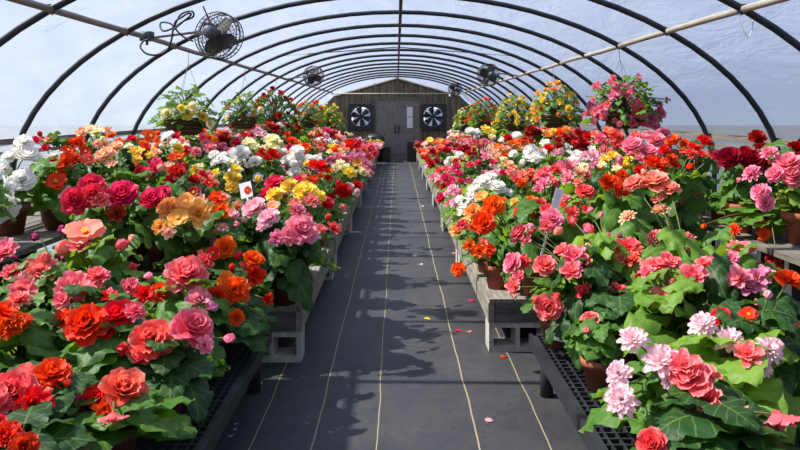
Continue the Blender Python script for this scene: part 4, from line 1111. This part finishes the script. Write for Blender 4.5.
for i, (px, py, cl, w) in enumerate([(455, 331, 'hotpink', 'hot pink fallen petal on the aisle cloth before the grid bench, beside the orange one'), (469, 333, 'salmon', 'salmon pink fallen petal on the aisle cloth, beside the hot pink one'), (474, 301, 'hotpink', 'hot pink fallen petal alone on the aisle, below the orange bloom'), (452, 253, 'pink', 'rose pink fallen petal on the aisle cloth by the slatted bench'), (486, 422, 'lightpink', 'pale fallen petal between two guide lines of the aisle cloth'), (422, 265, 'white', 'white fallen petal in the middle of the aisle cloth'), (417, 256, 'cream', 'tiny cream fallen petal next to the white petal on the aisle'), (560, 393, 'pink', 'rose pink fallen petal beneath the grid bench edge, by its leg'), (502, 358, 'orange', 'orange fallen petal at the foot of the concrete block'), (373, 187, 'lightpink', 'pale pink fallen petal far along the aisle by the benches'), (423, 206, 'white', 'white fallen petal far along the aisle cloth'), (424, 319, 'yellow', 'yellow fallen petal in the middle of the aisle cloth')]):
    Y = F * EYE / (py - VY); o = link('fallen_petal', PETME, None, (P(px, py, Y).x, Y, .004))
    o.scale = (.05, .05, .03); o.rotation_euler = (0, D(6), i * 1.7); slotmat(o, 0, PM[cl]); tag(o, w, 'petal', 'fallen petals on the aisle cloth')

# ------------------------------------------------------------------ light and camera
w = bpy.data.worlds.new('sky'); scene.world = w; w.use_nodes = True
nt = w.node_tree; nt.nodes.clear()
out = nt.nodes.new('ShaderNodeOutputWorld'); bg = nt.nodes.new('ShaderNodeBackground')
SUN_EL, SUN_AZ = D(50), D(-85)      # azimuth from +y towards +x
tc = nt.nodes.new('ShaderNodeTexCoord'); sz = nt.nodes.new('ShaderNodeSeparateXYZ'); cr = nt.nodes.new('ShaderNodeValToRGB')
nt.links.new(tc.outputs['Generated'], sz.inputs[0]); nt.links.new(sz.outputs['Z'], cr.inputs[0])
cr.color_ramp.elements[0].position = 0; cr.color_ramp.elements[0].color = (.52, .60, .80, 1)
cr.color_ramp.elements[1].position = .8; cr.color_ramp.elements[1].color = (.36, .47, .80, 1)
nt.links.new(cr.outputs[0], bg.inputs[0]); bg.inputs[1].default_value = .92; nt.links.new(bg.outputs[0], out.inputs[0])
sun = bpy.data.lights.new('sun', 'SUN'); sun.energy = 13.0; sun.angle = D(.8); sun.color = (1, .95, .87)
so = bpy.data.objects.new('sun', sun); COL.objects.link(so)
dv = Vector((math.sin(SUN_AZ) * math.cos(SUN_EL), math.cos(SUN_AZ) * math.cos(SUN_EL), math.sin(SUN_EL)))
so.rotation_euler = dv.to_track_quat('Z', 'Y').to_euler(); so.location = (-10, 8, 14)
cam = bpy.data.cameras.new('camera'); co = bpy.data.objects.new('camera', cam); COL.objects.link(co)
cam.sensor_width = 36; cam.sensor_fit = 'HORIZONTAL'; cam.lens = 36 * F / 800
cam.shift_x = (400 - VX) / 800; cam.shift_y = -(225 - VY) / 800
co.location = (0, 0, EYE); co.rotation_euler = (PI / 2, 0, 0); cam.clip_start = .05; cam.clip_end = 300
scene.camera = co
scene.view_settings.view_transform = 'Standard'; scene.view_settings.look = 'None'; scene.view_settings.gamma = 1; scene.view_settings.exposure = 0.5
scene.view_settings.use_curve_mapping = False
scene.cycles.use_denoising = True
scene.cycles.max_bounces = 8; scene.cycles.transparent_max_bounces = 12; scene.cycles.transmission_bounces = 6; scene.cycles.diffuse_bounces = 4
scene.cycles.caustics_reflective = False; scene.cycles.caustics_refractive = False
scene.cycles.sample_clamp_indirect = 6
